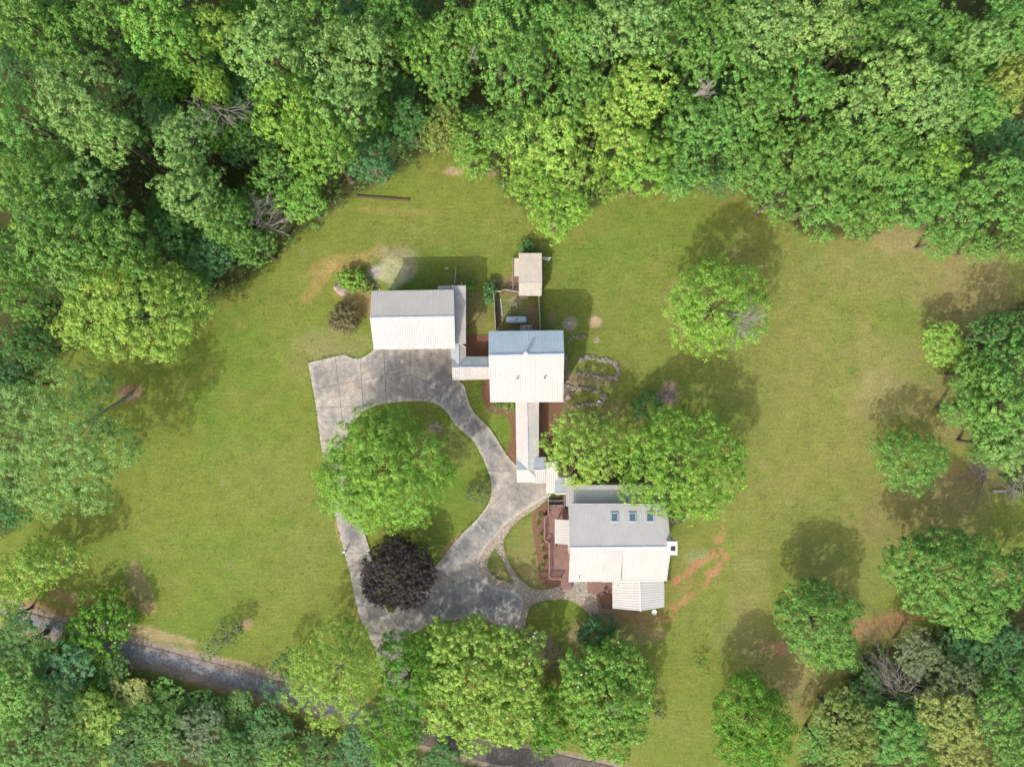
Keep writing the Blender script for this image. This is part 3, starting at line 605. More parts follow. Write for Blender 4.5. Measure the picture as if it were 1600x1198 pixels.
# ------------------------------------------------------------------ covered walkway (N-S) and its end gable
t = empty('covered_walkway', P(824, 690), 'long pale metal walkway roof running down from the middle building', 'walkway')
e, z = 2.75, 3.2; r = roof_empty(t, P(824, 690, 3))
slope(r, P(805.5, 626, e), P(807.5, 754, e), P(824.5, 735, z + .0), P(823, 616, z), M['roof_cream'], .92)
slope(r, P(842, 626, e), P(842, 735, e), P(825, 735, z), P(823, 616, z), M['roof_cream'], .92)
for nm, A, Z, mt in (('valley_panel', [(807.5,716),(825,734),(807.5,734)], (e+.02, z+.04, z+.04), 'roof_galv'), ('valley_panel', [(807.5,734),(825,734),(807.5,753.5)], (z+.04, z+.04, e+.03), 'roof_white'),
                     ('hip_panel', [(807.5,753.5),(825,734),(836,745),(834.5,753.5)], (e+.03, z+.03, 3.0, e+.03), 'roof_cream')):
    q = [P(*a, b) for a, b in zip(A, Z)]; MB().prism([p - Vector((0, 0, .04)) for p in q], q).make(nm, M[mt], r)
for a, b in (((823,616,z+.05),(825,734,z+.07)), ((808,716,e+.06),(836,745,3.15))): MB().beam(P(*a), P(*b), .18, .05).make('ridge_cap', M['cap'], r)
slope(r, P(834, 714, 2.9), P(853, 714, 2.9), P(853, 734, z+.06), P(834, 734, z+.06), M['roof_galv'], .9)
slope(r, P(835, 755, 2.85), P(853, 755, 2.85), P(853, 734, z+.06), P(835, 734, z+.06), M['roof_white'], .9)
MB().beam(P(834, 734, z+.1), P(853.5, 734, z+.1), .18, .05).make('ridge_cap', M['cap'], r)
for y in (640, 668, 696, 724): 
    for x in (809, 839): MB().box(P(x, y) + Vector((0, 0, 1.3)), (.13, .13, 2.6)).make('post', M['wood'], t)
for x, y in ((810,750),(832,750),(850,752)): MB().box(P(x, y) + Vector((0, 0, 1.35)), (.13, .13, 2.75)).make('post', M['wood'], t)
# stepped porch roofs leading to the main house
t = empty('porch_roofs', P(868, 752), 'stepped square porch roofs between the walkway and the main house', 'porch')
t.name = 'stepped_porch'
r = roof_empty(t, P(866, 750, 3))
slope(r, P(853.5, 771, 3.0), P(873, 770, 3.0), P(872, 722, 3.75), P(853.5, 722, 3.75), M['roof_cream'], .9)
slope(r, P(867, 746, 3.3), P(885, 746, 3.3), P(885, 771.5, 3.45), P(867, 771.5, 3.45), M['roof_galv'], .9)
MB().beam(P(867, 771, 3.5), P(885, 771, 3.5), .2, .08).make('ridge_cap', M['white'], r)
for x, y in ((856,768),(870,768),(883,769),(856,726),(883,748)): MB().box(P(x, y) + Vector((0, 0, 1.5)), (.14, .14, 3.0)).make('post', M['wood'], t)

# ------------------------------------------------------------------ main house
t = empty('main_house', P(965, 850), 'largest house with pale metal roof, three skylights and a white chimney', 'house')
roof, c = gable(t, (888,788), (1041.5,788), (1042,905.5), (888.5,907), (891,856), (1049,854.5), 6.9, 8.7, mats=('roof_cream', 'roof_white'), over=.45)
# lean-to on the north side
r2 = roof_empty(t, P(955, 770, 3.8)); r2.name = 'rear_roof'
slope(r2, P(884, 757.5, 5.0), P(1036, 757.5, 5.0), P(1036, 791, 5.75), P(884, 791, 5.75), M['roof_cream'], .92)
deck_under(r2, [(P(884, 757.5, 5.0), P(1036, 757.5, 5.0), P(1036, 791, 5.75), P(884, 791, 5.75))], M['wood'])
slope(r2, P(883, 745.5, 5.2), P(892, 745.5, 5.2), P(892, 757, 5.1), P(883, 757, 5.1), M['roof_cream'], .9)
cc = inset([P(886, 758, 4.9), P(1036, 758, 4.9), P(1036, 800, 4.9), P(886, 800, 4.9)], .3)
MB().prism([(*p, -.1) for p in cc], [(*p, 4.85) for p in cc]).make('rear_wall', M['siding'], t)
# raised shed dormer
q = [P(940, 909, 7.4), P(969.5, 909, 7.4), P(973, 861, 8.52), P(942.5, 861, 8.52)]
mb = MB(); mb.prism([Vector((p.x, p.y, p.z - (.75 if i < 2 else .3))) for i, p in enumerate(q)], [p + Vector((0, 0, -.04)) for p in q]); mb.make('dormer', M['white'], t)
slope(roof, *[p + Vector((0, 0, .0)) for p in q], M['roof_white'], .92)
# skylights
def on_slope(px, py, off=0):            # point of the north slope under a photo pixel
    y0, z0, y1, z1 = 788, 6.9, 855.5, 8.7; t_ = (py - y0) / (y1 - y0); return z0 + (z1 - z0) * t_ + off
for x in (960, 988, 1015.5):
    sk = MB()
    def q4(x0, y0, x1, y1, off): return [P(a, b, on_slope(a, b)) + Vector((0, .5 * off, .85 * off)) for a, b in ((x0, y0), (x1, y0), (x1, y1), (x0, y1))]
    o = q4(x - 6.0, 801, x + 6.0, 816, .0); o2 = q4(x - 6.0, 801, x + 6.0, 816, .16); i2 = q4(x - 4.6, 802.3, x + 4.6, 814.3, .16); i1 = q4(x - 4.6, 802.3, x + 4.6, 814.3, .06)
    sk.add(o + o2 + i2 + i1, [(k, (k + 1) % 4, 4 + (k + 1) % 4, 4 + k) for k in range(4)] + [(4 + k, 4 + (k + 1) % 4, 8 + (k + 1) % 4, 8 + k) for k in range(4)] + [(8 + k, 8 + (k + 1) % 4, 12 + (k + 1) % 4, 12 + k) for k in range(4)])
    s = sk.make('skylight', M['cap'], t); g2 = q4(x - 4.7, 802.2, x + 4.7, 814.4, .12); MB().prism(q4(x - 4.7, 802.2, x + 4.7, 814.4, .09), g2).make('pane', M['skyglass'], s)
# chimney
ch = MB().box(P(1050.5, 856, 9.6) - Vector((0, 0, 4.8)), (1.12, 1.6, 9.7)).make('chimney', M['white'], t)
MB().box(P(1050.5, 856, 9.65) + Vector((0, 0, .05)), (1.24, 1.72, .12)).make('chimney_cap', M['white'], ch)
MB().box(P(1051.5, 857, 9.8) + Vector((0, 0, .0)), (.56, .52, .14)).make('flue', M['dark'], ch)
q = [P(1044, 846, 8.7), P(1057, 848, 7.9), P(1049.5, 841, 7.9)]; MB().prism([p - Vector((0, 0, .1)) for p in q], q).make('saddle', M['roof_galv'], ch)
MB().lathe(P(922, 785, 5.4), [(.07, 0), (.07, .9), (.10, .9), (.10, .97), (.02, 1.0)], 10).make('vent_pipe', M['dark'], t)
for x, y in ((905,900.5), (963,892), (965,914)): MB().lathe(P(x, y, 7.1), [(.05, 0), (.05, .35), (.08, .35), (.02, .42)], 8).make('vent_pipe', M['stone'], t)
for x in (.1, .25, .42, .9): q = c[3].lerp(c[2], x); window(t, (q.x, q.y - .03, 2.0), (0, -1, 0), 1.2, 1.5)
for x in (.25, .7): q = c[0].lerp(c[3], x); window(t, (q.x - .03, q.y, 2.0), (-1, 0, 0), 1.2, 1.5)
for x in (.25, .7): q = c[1].lerp(c[2], x); window(t, (q.x + .03, q.y, 2.0), (1, 0, 0), 1.2, 1.5)
q = c[0].lerp(c[3], .5); MB().box((q.x - .03, q.y, 1.5), (.06, 1.0, 2.1)).make('door', M['white'], t)
MB().beam(P(888, 787.2, 6.8), P(1042, 787.2, 6.8), .12, .12).make('gutter', M['white'], t)
MB().beam(P(888.5, 908, 6.8), P(1042, 906.5, 6.8), .12, .12).make('gutter', M['white'], t)
# side wing with its own low gable
r3 = roof_empty(t, P(998, 930, 3.5)); r3.name = 'wing_roof'
slope(r3, P(957, 905.5, 3.0), P(957, 950, 3.0), P(1001, 954, 3.65), P(999, 905, 3.65), M['roof_cream'], .92)
slope(r3, P(1038, 905, 3.0), P(1038, 948, 3.0), P(1001, 954, 3.65), P(999, 905, 3.65), M['roof_cream'], .92)
MB().beam(P(999, 905, 3.7), P(1001, 954.5, 3.7), .2, .05).make('ridge_cap', M['white'], r3)
cc = inset([P(957, 905, 3), P(1038, 905, 3), P(1038, 948, 3), P(957, 950, 3)], .35); m_ = cc[3].lerp(cc[2], .54); n_ = cc[0].lerp(cc[1], .52)
MB().add([(*cc[0], -.1), (*cc[1], -.1), (*cc[2], -.1), (*cc[3], -.1), (*cc[0], 2.95), (*cc[1], 2.95), (*cc[2], 2.95), (*cc[3], 2.95), (*m_, 3.5), (*n_, 3.5)],
   [(1, 2, 6, 5), (3, 0, 4, 7), (2, 3, 7, 8, 6), (0, 1, 5, 9, 4)]).make('wing_wall', M['siding'], t)
for x in (.25, .75): q = cc[3].lerp(cc[2], x); window(t, (q.x, q.y - .03, 1.6), (0, -1, 0), 1.2, 1.3)
q = cc[0].lerp(cc[3], .5); window(t, (q.x - .03, q.y, 1.6), (-1, 0, 0), 1.4, 1.3)
# west porch canopy
r4 = roof_empty(t, P(878, 830, 3)); r4.name = 'porch_roof'
slope(r4, P(866.8, 811, 3.0), P(867, 848.8, 3.0), P(892, 851, 3.7), P(892, 812.5, 3.7), M['roof_white'], .92)
for y in (813, 847): MB().box(P(868.5, y, 0) + Vector((0, 0, 1.65)), (.14, .14, 2.6)).make('post', M['rail'], t)

# ------------------------------------------------------------------ decks
def deck(name, label, poly, z, rails, steps=(), boards_dir=(0, 1), cat='deck'):
    t = empty(name, P(*poly[0]), label, cat); ps = [P(x, y, z) for x, y in poly]; mb = MB()
    xs = [p.x for p in ps]; ys = [p.y for p in ps]; poly2 = [(p.x, p.y) for p in ps]
    d = min(ys); w = .14                         # boards run left-right, cut to the outline
    while d < max(ys):
        ym = d + w / 2; cuts = []
        for i in range(len(poly2)):
            (x0, y0), (x1, y1) = poly2[i], poly2[(i + 1) % len(poly2)]
            if (y0 > ym) != (y1 > ym): cuts.append(x0 + (x1 - x0) * (ym - y0) / (y1 - y0))
        cuts.sort()
        for a, b in zip(cuts[::2], cuts[1::2]):
            mb.box(((a + b) / 2, ym, z - .02 + random.uniform(-.003, .003)), (b - a, w - .008, .04))
        d += w
    tag(mb.make('deck_boards', M['deck'], t), kind='stuff')
    fr = MB()
    for i in range(len(ps)):
        a, b = ps[i], ps[(i + 1) % len(ps)]; fr.beam(a - Vector((0, 0, .18)), b - Vector((0, 0, .18)), .06, .24)
        fr.box((a.x * .98 + sum(xs) / len(xs) * .02, a.y, z / 2 - .05), (.13, .13, max(.1, z)))
    fr.make('deck_frame', M['rail'], t)
    for line in rails:
        pts = [P(x, y, z) for x, y in line]
        for i, p in enumerate(pts): MB().box((p.x, p.y, z + .5), (.11, .11, 1.0)).make('rail_post', M['rail'], t)
        for a, b in zip(pts, pts[1:]):
            MB().beam(a + Vector((0, 0, 1.0)), b + Vector((0, 0, 1.0)), .14, .05).make('handrail', M['rail'], t)
            bl = MB(); n = max(2, int((b - a).length / .22)); bl.beam(a + Vector((0, 0, .12)), b + Vector((0, 0, .12)), .05, .07)
            for k in range(n): p = lerp(a, b, (k + .5) / n); bl.box((p.x, p.y, z + .55), (.045, .045, .88))
            tag(bl.make('balusters', M['rail'], t), kind='stuff')
    return t
dk = deck('timber_deck', 'red-brown timber deck with railing along the left side of the main house', [(856,794),(893,794),(893,921),(877,921),(877,901),(857.5,901),(857.5,846),(850,842),(850,806),(856,804)], .75,
     [[(877,901),(858,901),(858,875),(858,846),(850.5,842),(850.5,824),(850.5,806),(856,803),(856,792)],[(857,791),(868,791),(881,790)],[(881,790),(881,772)]])
deck('small_deck', 'small red-brown timber deck below the main house beside the slate patio', [(919,903),(957,903),(957,926),(919,926)], .35, [])
# steps by the upper deck
t = empty('entry_steps', P(868, 782), 'grey steps with dark treads beneath the porch roofs above the deck', 'steps')
for k in range(4): MB().box(P(868, 779 + k * 3.2) + Vector((0, 0, .10 + k * .16)), (2.2, .30, .12)).make('tread', M['wood'] if k % 2 else M['dark'], t)
for x in (856, 880): MB().beam(P(x, 778) + Vector((0, 0, .15)), P(x, 790) + Vector((0, 0, .7)), .08, .22).make('stringer', M['rail'], t)
MB().beam(P(856, 774) + Vector((0, 0, .9)), P(856, 792) + Vector((0, 0, 1.4)), .06, .05).make('handrail', M['white'], t)
t = empty('grill', P(943, 923), 'small dark round grill standing on the small lower deck', 'grill')
MB().lathe(P(943, 923) + Vector((0, 0, .35 + .6)), [(.05, -.16), (.24, -.05), (.28, .06), (.22, .18), (.04, .24)], 14).make('bowl', M['dark'], t)
for k in range(3):
    a = k * 2.1; p = P(943, 923); MB().tube(p + Vector((.25 * math.cos(a), .25 * math.sin(a), .35)), p + Vector((.12 * math.cos(a), .12 * math.sin(a), .88)), .015).make('leg', M['dark'], t)
t = empty('satellite_dish', P(1021, 955), 'small white satellite dish by the lower wall of the side wing', 'satellite dish')
p = P(1022, 955.5, 2.2)
MB().tube(p + Vector((0, .5, -.6)), p, .03).make('mast', M['dark'], t)
MB().lathe(p + Vector((0, 0, 0)), [(.04, 0), (.28, .07), (.36, .14), (.34, .15), (.1, .05)], 16).make('dish', M['white'], t)
MB().tube(p + Vector((0, 0, .02)), p + Vector((.28, -.5, .3)), .02).make('feed_arm', M['white'], t)

# ------------------------------------------------------------------ shed, pens, tank
t = empty('garden_shed', P(828, 430), 'small shed with cream ribbed roof standing above the fenced yard', 'shed')
r = roof_empty(t, P(828, 430, 2.8))
slope(r, P(810.5, 395.5, 2.85), P(846.5, 395.5, 2.85), P(847, 441.5, 2.98), P(811, 441.5, 2.98), M['roof_shed'], .82)
slope(r, P(810.5, 462, 2.6), P(845.8, 462.5, 2.6), P(847, 441.8, 2.98), P(811, 441.8, 2.98), M['roof_shed'], .82)
MB().beam(P(810.5, 441.6, 3.0), P(847, 441.6, 3.0), .12, .04).make('ridge_cap', M['roof_grey'], r)
slope(r, P(803.5, 403.5, 2.0), P(803.5, 431.5, 2.0), P(812, 431.5, 2.25), P(812, 403.5, 2.25), M['roof_shed'], .9)
cc = inset([P(811, 396, 2.5), P(846.5, 396, 2.5), P(846, 462, 2.5), P(811, 462, 2.5)], .15)
MB().prism([(*p, -.05) for p in cc], [(*p, 2.45) for p in cc]).make('wall', M['siding'], t)
MB().box((cc[2].x - .8, cc[2].y - .02, 1.0), (.9, .05, 1.9)).make('door', M['wood_dark'], t)
MB().box(P(818, 465) + Vector((0, 0, .1)), (1.1, .45, .25)).make('doorstep', M['stone'], t)
for a, b in (((847,404.5),(860,405.5)), ((847,407),(858,408.5))):
    MB().beam(P(*a) + Vector((0, 0, 1.2)), P(*b) + Vector((0, 0, 1.15)), .14, .06).make('shelf_board', M['white'], t)
for x in (851, 858): MB().beam(P(x, 406) + Vector((0, 0, 0)), P(x, 406) + Vector((0, 0, 1.15)), .08, .08).make('shelf_post', M['wood'], t)
def fence(name, label, pts, rails=2, hgt=1.2, mat='wood', step=2.2, cat='fence', topw=.16, infill=False):
    t = empty(name, P(*pts[0]), label, cat)
    for a, b in zip(pts, pts[1:]):
        A, B = P(*a), P(*b); n = max(1, round((B - A).length / step))
        for k in range(n + 1):
            p = lerp(A, B, k / n); MB().box((p.x, p.y, hgt / 2), (.12, .12, hgt + .06)).make('post', M[mat], t)
        for k in range(n):
            p, q_ = lerp(A, B, k / n), lerp(A, B, (k + 1) / n)
            for h in range(rails): MB().beam(p + Vector((0, 0, hgt - .03 - h * hgt * .42)), q_ + Vector((0, 0, hgt - .03 - h * hgt * .42 + random.uniform(-.03, .03))), topw if h == 0 else .06, .06).make('rail', M[mat], t)
        if infill:
            pk = MB(); m = int((B - A).length / .16)
            for k in range(m): p = lerp(A, B, (k + .5) / m); pk.box((p.x + .04, p.y - .04, hgt * .42), (.11 if abs(A.x - B.x) > abs(A.y - B.y) else .03, .03 if abs(A.x - B.x) > abs(A.y - B.y) else .11, hgt * .8))
            tag(pk.make('pickets', M['wood_dark'], t), kind='stuff')
    return t
fence('wooden_fence', 'weathered wooden fence along the left side of the propane tank yard', [(771.5,457),(774.5,516)], 2, 1.3, infill=True, topw=.12)
fence('wooden_fence', 'pale rail fence across the top of the propane tank yard, ending at the shed', [(771.5,456),(785,457.5),(787,454.5),(810,458)], 2, 1.3, infill=True, topw=.20)
fence('wooden_fence', 'rail fence right of the propane tank running from the shed down to the middle building', [(841.5,464),(843.5,516)], 2, 1.3, topw=.18, infill=True)
fence('wooden_fence', 'thin fence beside the small side roof of the cream shed', [(801.5,405),(801.5,455)], 3, 1.1, topw=.10)
fence('wooden_fence', 'short broken wooden fence standing above the lean-to roof', [(711,444),(713.5,420)], 2, 1.0, topw=.12)
t = empty('propane_tank', P(807, 499), 'pale blue horizontal propane tank lying inside the fenced yard', 'propane tank')
p = P(807, 499, 1.0); L_, R_ = 3.0, .49
prof = [(.02, -L_ / 2)] + [(R_ * math.sin(a), -L_ / 2 + R_ * .75 * (1 - math.cos(a))) for a in (.35, .7, 1.05, 1.4)] + [(R_, -L_ / 2 + R_ * .8), (R_, L_ / 2 - R_ * .8)] + [(R_ * math.sin(a), L_ / 2 - R_ * .75 * (1 - math.cos(a))) for a in (1.4, 1.05, .7, .35)] + [(.02, L_ / 2)]
MB().lathe((p.x, p.y, .68), prof, 24, 'x').make('shell', M['tank'], t, True)
d = MB().lathe((p.x, p.y, 1.14), [(.20, 0), (.20, .16), (.14, .23), (.03, .25)], 16).make('valve_dome', M['tank'], t)
MB().lathe((p.x - .02, p.y, 1.395), [(.10, 0), (.10, .02), (.02, .03)], 10).make('valve_cap', M['dark'], d)
for k in range(4): a = k * math.pi / 2 + .78; MB().box((p.x + .19 * math.cos(a), p.y + .19 * math.sin(a), 1.30), (.07, .07, .06), a).make('latch', M['dark'], d)
MB().box((p.x - .34, p.y, 1.165), (.10, .05, .05)).make('lifting_lug', M['dark'], t)
for s in (-1, 1): MB().box((p.x + s * .95, p.y, .12), (.25, .8, .26)).make('foot', M['concrete_pad'], t)
t = empty('air_conditioner', P(822, 514), 'square air conditioner with round black fan on a pad behind the middle building', 'air conditioner')
p = P(822.5, 513.5, .9); MB().box((p.x, p.y, .06), (1.75, 1.2, .12)).make('pad', M['concrete_pad'], t)
MB().box((p.x, p.y, .5), (.78, .78, .75)).make('cabinet', M['white'], t)
fan = MB().lathe((p.x, p.y, .88), [(.32, 0), (.32, .02), (.02, .025)], 20).make('fan_opening', M['dark'], t)
for k in range(4): MB().box((p.x + .13 * math.cos(k * 1.57 + .5), p.y + .13 * math.sin(k * 1.57 + .5), .925), (.24, .07, .01), k * 1.57 + .5).make('fan_blade', M['white'] if k == 0 else M['cap'], fan)
t = empty('ladder_frame', P(804, 476), 'white A-shaped frame lying in the fenced yard above the tank', 'frame')
for a, b in (((800.5,478.5),(806,472)), ((806,472),(807,480)), ((802.5,477),(807,477))): MB().beam(P(*a) + Vector((0, 0, .12)), P(*b) + Vector((0, 0, .12)), .09, .06).make('bar', M['white'], t)
def plank(label, a, b, w, h, mat, name='plank', cat='plank', z=.06): 
    return tag(MB().beam(P(*a) + Vector((0, 0, z)), P(*b) + Vector((0, 0, z)), w, h).make(name, M[mat]), label, cat)
plank('long white board lying near the left fence of the tank yard', (782,466), (785,494), .10, .06, 'white')
plank('thin pale pipe lying right of the white A-frame', (812,482), (835,481), .05, .05, 'wood', 'pipe', 'pipe')
plank('thin pipe rising from the propane tank towards the white A-frame', (797,481), (796,492), .06, .06, 'wood', 'pipe', 'pipe', .5)
plank('small white board lying on the grass above the garage', (695,419.5), (701,419), .12, .08, 'white')
plank('dark metal pole leaning beside the lean-to roof', (727,515), (738,508), .12, .08, 'dark', 'pole', 'pole', .6)
plank('long weathered timber lying along the edge of the upper left woods', (557,307), (640,313), .26, .22, 'wood_dark', 'log', 'log', .1)
t = empty('utility_marker', P(540, 862), 'small pale blue post with a bent arm at the left edge of the driveway', 'post')
p = P(540.5, 861); MB().tube(p, p + Vector((0, 0, .9)), .10, .08, 8).make('post', M['bluemetal'], t)
MB().beam(p + Vector((-.35, -.05, .85)), p + Vector((.12, .2, .92)), .17, .10).make('arm', M['bluemetal'], t)
MB().box(p + Vector((.12, .33, .93)), (.16, .2, .1)).make('cap', M['dark'], t)
t = empty('lamp_post', P(805, 998), 'short pale blue capped post beside the large magnolia below the parking pad', 'post')
p = P(805, 998); MB().tube(p, p + Vector((0, 0, 1.1)), .07, .07, 8).make('post', M['dark'], t)
MB().lathe(p + Vector((0, 0, 1.1)), [(.20, 0), (.22, .3), (.20, .5), (.12, .58), (.02, .6)], 14).make('globe', M['bluemetal'], t)
plank('flat pale metal sheet at the edge of the right woods', (1549,767), (1570,767), .36, .08, 'concrete_pad', 'metal_sheet', 'metal sheet', .3)

# ------------------------------------------------------------------ rocks
def rock_into(mb, c, s, seed, flat=.6, sub=1):
    r = random.Random(seed); bm = bmesh.new(); bmesh.ops.create_icosphere(bm, subdivisions=sub, radius=1)
    sx, sy, sz = s * r.uniform(.8, 1.3), s * r.uniform(.7, 1.1), s * flat * r.uniform(.7, 1.1); a = r.uniform(0, 6.28); ca, sa = math.cos(a), math.sin(a); V = []
    for v in bm.verts:
        k = r.uniform(.82, 1.14); x, y, z = v.co.x * sx * k, v.co.y * sy * k, v.co.z * sz * k; V.append((c[0] + x * ca - y * sa, c[1] + x * sa + y * ca, c[2] + z))
    mb.add(V, [tuple(v.index for v in f.verts) for f in bm.faces]); bm.free()
def border(label, pts, n, s, cat='stone border', spread=3.4, name='stone_border'):
    t = empty(name, P(*pts[0]), label, cat); mb = MB(); L = [0]
    for a, b in zip(pts, pts[1:]): L.append(L[-1] + math.hypot(b[0] - a[0], b[1] - a[1]))
    for k in range(n):
        d = L[-1] * (k + random.random()) / n; i = max(j for j in range(len(L)) if L[j] <= d); i = min(i, len(pts) - 2); u = (d - L[i]) / max(1e-6, L[i + 1] - L[i])
        p = P(pts[i][0] + (pts[i + 1][0] - pts[i][0]) * u + random.gauss(0, spread * .5), pts[i][1] + (pts[i + 1][1] - pts[i][1]) * u + random.gauss(0, spread * .5)); rock_into(mb, (p.x, p.y, .06), s * random.uniform(.5, 1.4), k)
    tag(mb.make('stones', M['rubble'], t), kind='stuff')
border('uppermost row of stones edging the garden beds right of the middle building', [(905,562),(915,557),(925,559),(945,563),(962,565),(965,575),(965,585),(962,593)], 150, .17)
border('middle row of stones across the garden beds right of the middle building', [(902,584),(915,585),(930,588),(945,590),(962,590)], 80, .17)
border('lower loop of stones in the garden beds right of the middle building', [(893,606),(905,606),(920,607),(935,612),(945,618),(943,627),(930,631),(915,630),(900,634),(893,636)], 130, .17, spread=3)
border('curved row of stones hugging the right wall of the middle building', [(882,555),(885,570),(887,580),(885,595),(883,602)], 60, .19)
border('faint row of stones in the building shadow right of the blue-grey roof slope', [(888,532),(893,527),(905,525),(918,526)], 40, .15)
border('heap of tan rubble stones at the lower right corner of the middle building', [(882,603),(893,608),(886,617),(882,626)], 60, .22, 'rubble', 5, 'rubble_heap')
border('small heap of grey stones inside the mulch ring beside the dark shrub', [(1036,616),(1052,620),(1046,626)], 40, .16, 'rubble', 5, 'rubble_heap')
border('ring of small stones around the mulch patch on the driveway island', [(676,663),(685,665),(683,671),(676,670)], 18, .13)
border('stones curving under the trees off the top right corner of the main house', [(1046,812),(1056,814),(1066,812),(1076,806)], 50, .2, spread=1.5)
border('stones edging the small mound at the top left corner of the garage', [(566,434),(578,440),(588,446),(594,453)], 30, .16)
def boulder(label, px, py, s, seed, flat=.5, sub=3, mat='boulder'):
    bm = bmesh.new(); bmesh.ops.create_icosphere(bm, subdivisions=sub, radius=1); r = random.Random(seed); c = P(px, py); A = r.uniform(0, 6)
    for v in bm.verts:
        k = 1 + .18 * math.sin(v.co.x * 3.1 + A) * math.cos(v.co.y * 2.7 + A) + .12 * math.sin(v.co.z * 5 + v.co.x * 4) + r.uniform(-.035, .035)
        v.co = Vector((v.co.x * s[0] * k, v.co.y * s[1] * k, v.co.z * s[0] * flat * k + s[0] * flat * .35)) + c
    me = bpy.data.meshes.new('boulder'); bm.to_mesh(me); bm.free(); me.materials.append(M[mat]); return tag(link('boulder', me), label, 'boulder')
boulder('large flat tan boulder on the lawn left of the garage', 535.5, 452, (1.15, .85), 3, .4)
boulder('dark grey boulder touching the bright green bush left of the garage', 533, 441, (.55, .42), 5, .6, 2, 'dead_dark')
boulder('pale stone beside the dirt ring in the middle building shadow', 890, 505, (.42, .34), 8, .5, 2, 'stone_pale')
boulder('pale stone standing in the lower loop of the garden bed stones', 936, 627, (.33, .28), 9, .6, 2, 'stone_pale')

# ------------------------------------------------------------------ foliage
def unit(a): return a / np.maximum(np.linalg.norm(a, axis=-1, keepdims=True), 1e-9)
def leaf_cloud(lobes, seed, ls=.30, dens=1.05, rc=.62, k=26, low=-.35, wr=.55, up=.25, core=.45, spread=.75, sprig=0.0):
    """leaf-sized faces gathered in sprays over the outside of the lobes; returns co, quads, tint"""
    g = np.random.default_rng(seed); C = []; O = []; lob = np.array(lobes, float)       # x y z rx ry rz
    for i, (x, y, z, a, b, c) in enumerate(lob):
        for sh, dn in ((1.0, dens), (.62, dens * core)):
            n = int(4 * math.pi * ((a * b + b * c + a * c) / 3) * sh * sh * dn) + 3
            d = unit(g.normal(size=(n, 3))); d = d[d[:, 2] > low]
            p = np.array([x, y, z]) + d * np.array([a, b, c]) * sh * (1 + np.clip(g.normal(0, .13, (len(d), 1)), -.28, .2))
            o = unit(d / np.array([a, b, c]))
            keep = np.ones(len(p), bool)
            for j, (X, Y, Z, A, B, Cc) in enumerate(lob):
                if j != i: keep &= (((p - [X, Y, Z]) / [A, B, Cc]) ** 2).sum(1) > .45
            C.append(p[keep]); O.append(o[keep])
    C = np.concatenate(C); O = np.concatenate(O); n = len(C)
    # a few sprays stand out beyond the outline
    if sprig: m = g.random(n) < sprig; C[m] += O[m] * g.uniform(.2, .9, (m.sum(), 1)) * rc
    rr = rc * g.uniform(.6, 1.35, n); tv = g.normal(1, .12, n); th = g.normal(.5, .010, n)
    kk = np.repeat(np.arange(n), k); d = unit(O[kk] + g.normal(0, spread, (n * k, 3)))
    pos = C[kk] + d * (rr[kk] * g.uniform(.45, 1.0, n * k))[:, None] * np.array([1, 1, .7])
    nor = unit(d + g.normal(0, .27, (n * k, 3)) + np.array([0, 0, up])); t = unit(np.cross(nor, g.normal(size=(n * k, 3)))); b = np.cross(nor, t)
    L = (ls * g.uniform(.65, 1.3, n * k))[:, None] * .5; Wd = L * wr
    co = np.stack([pos - t * L, pos - b * Wd - nor * L * .15, pos + t * L, pos + b * Wd - nor * L * .15], 1).reshape(-1, 3)
    tint = np.stack([np.clip(tv[kk] * g.normal(1, .09, n * k), .45, 1.8), np.clip(th[kk] + g.normal(0, .009, n * k), .44, .56)], 1)
    return co, np.arange(len(co)).reshape(-1, 4), np.repeat(tint, 4, 0)
def leaf_mesh(name, *a, **kw):
    co, qd, tint = leaf_cloud(*a, **kw); me = np_mesh(name, co, qd, M['leaf'])
    at = me.color_attributes.new('tint', 'FLOAT_COLOR', 'POINT'); c = np.ones((len(co), 4), np.float32); c[:, 0] = tint[:, 0]; c[:, 1] = tint[:, 1]; at.data.foreach_set('color', c.ravel()); return me
def tree_lobes(R, zt, seed, n=11, flat=.62, low=.35, irregular=.25):
    """lobes of a crown of radius R whose top is at zt; base of crown at about low*zt"""
    r = random.Random(seed); out = []; hz = min(zt * (1 - low) * .5, R * 1.05); zc = zt - hz
    out.append((0, 0, zc - .1 * hz, R * .60, R * .60, hz * .8))
    for i in range(n):
        a = i * 2.39996 + r.uniform(-.35, .35); q = math.sqrt((i + .6) / n); d = R * .66 * q * r.uniform(1 - irregular, 1 + irregular * .4); s = R * r.uniform(.24, .40)
        z = zc + hz * (.62 * math.sqrt(max(0, 1 - (d / R) ** 2)) - .12) * r.uniform(.55, 1.15)
        out.append((d * math.cos(a), d * math.sin(a), z, s, s * r.uniform(.85, 1.1), s * r.uniform(.6, .85)))
    return out
def trunk_mb(R, zt, lobes, seed, th=None, lean=(0, 0)):
    r = random.Random(seed); mb = MB(); th = th or .022 * zt + .05; cur = Vector((0, 0, -.1)); fork = Vector((lean[0] * .4, lean[1] * .4, zt * .38)); mid = Vector((lean[0] * .7, lean[1] * .7, zt * .62))
    mb.tube(cur, fork, th, th * .7, 8); mb.tube(fork, mid, th * .68, th * .4, 7); mb.tube((0, 0, -.1), (0, 0, .35), th * 1.6, th, 8)
    for (x, y, z, *_s) in lobes[1:9]:
        a = fork if r.random() < .5 else mid; tip = Vector((x, y, z)); m = a.lerp(tip, .5) + Vector((r.uniform(-.4, .4), r.uniform(-.4, .4), .3)); mb.tube(a, m, th * .36, th * .22, 5); mb.tube(m, tip, th * .22, th * .07, 5)
    return mb
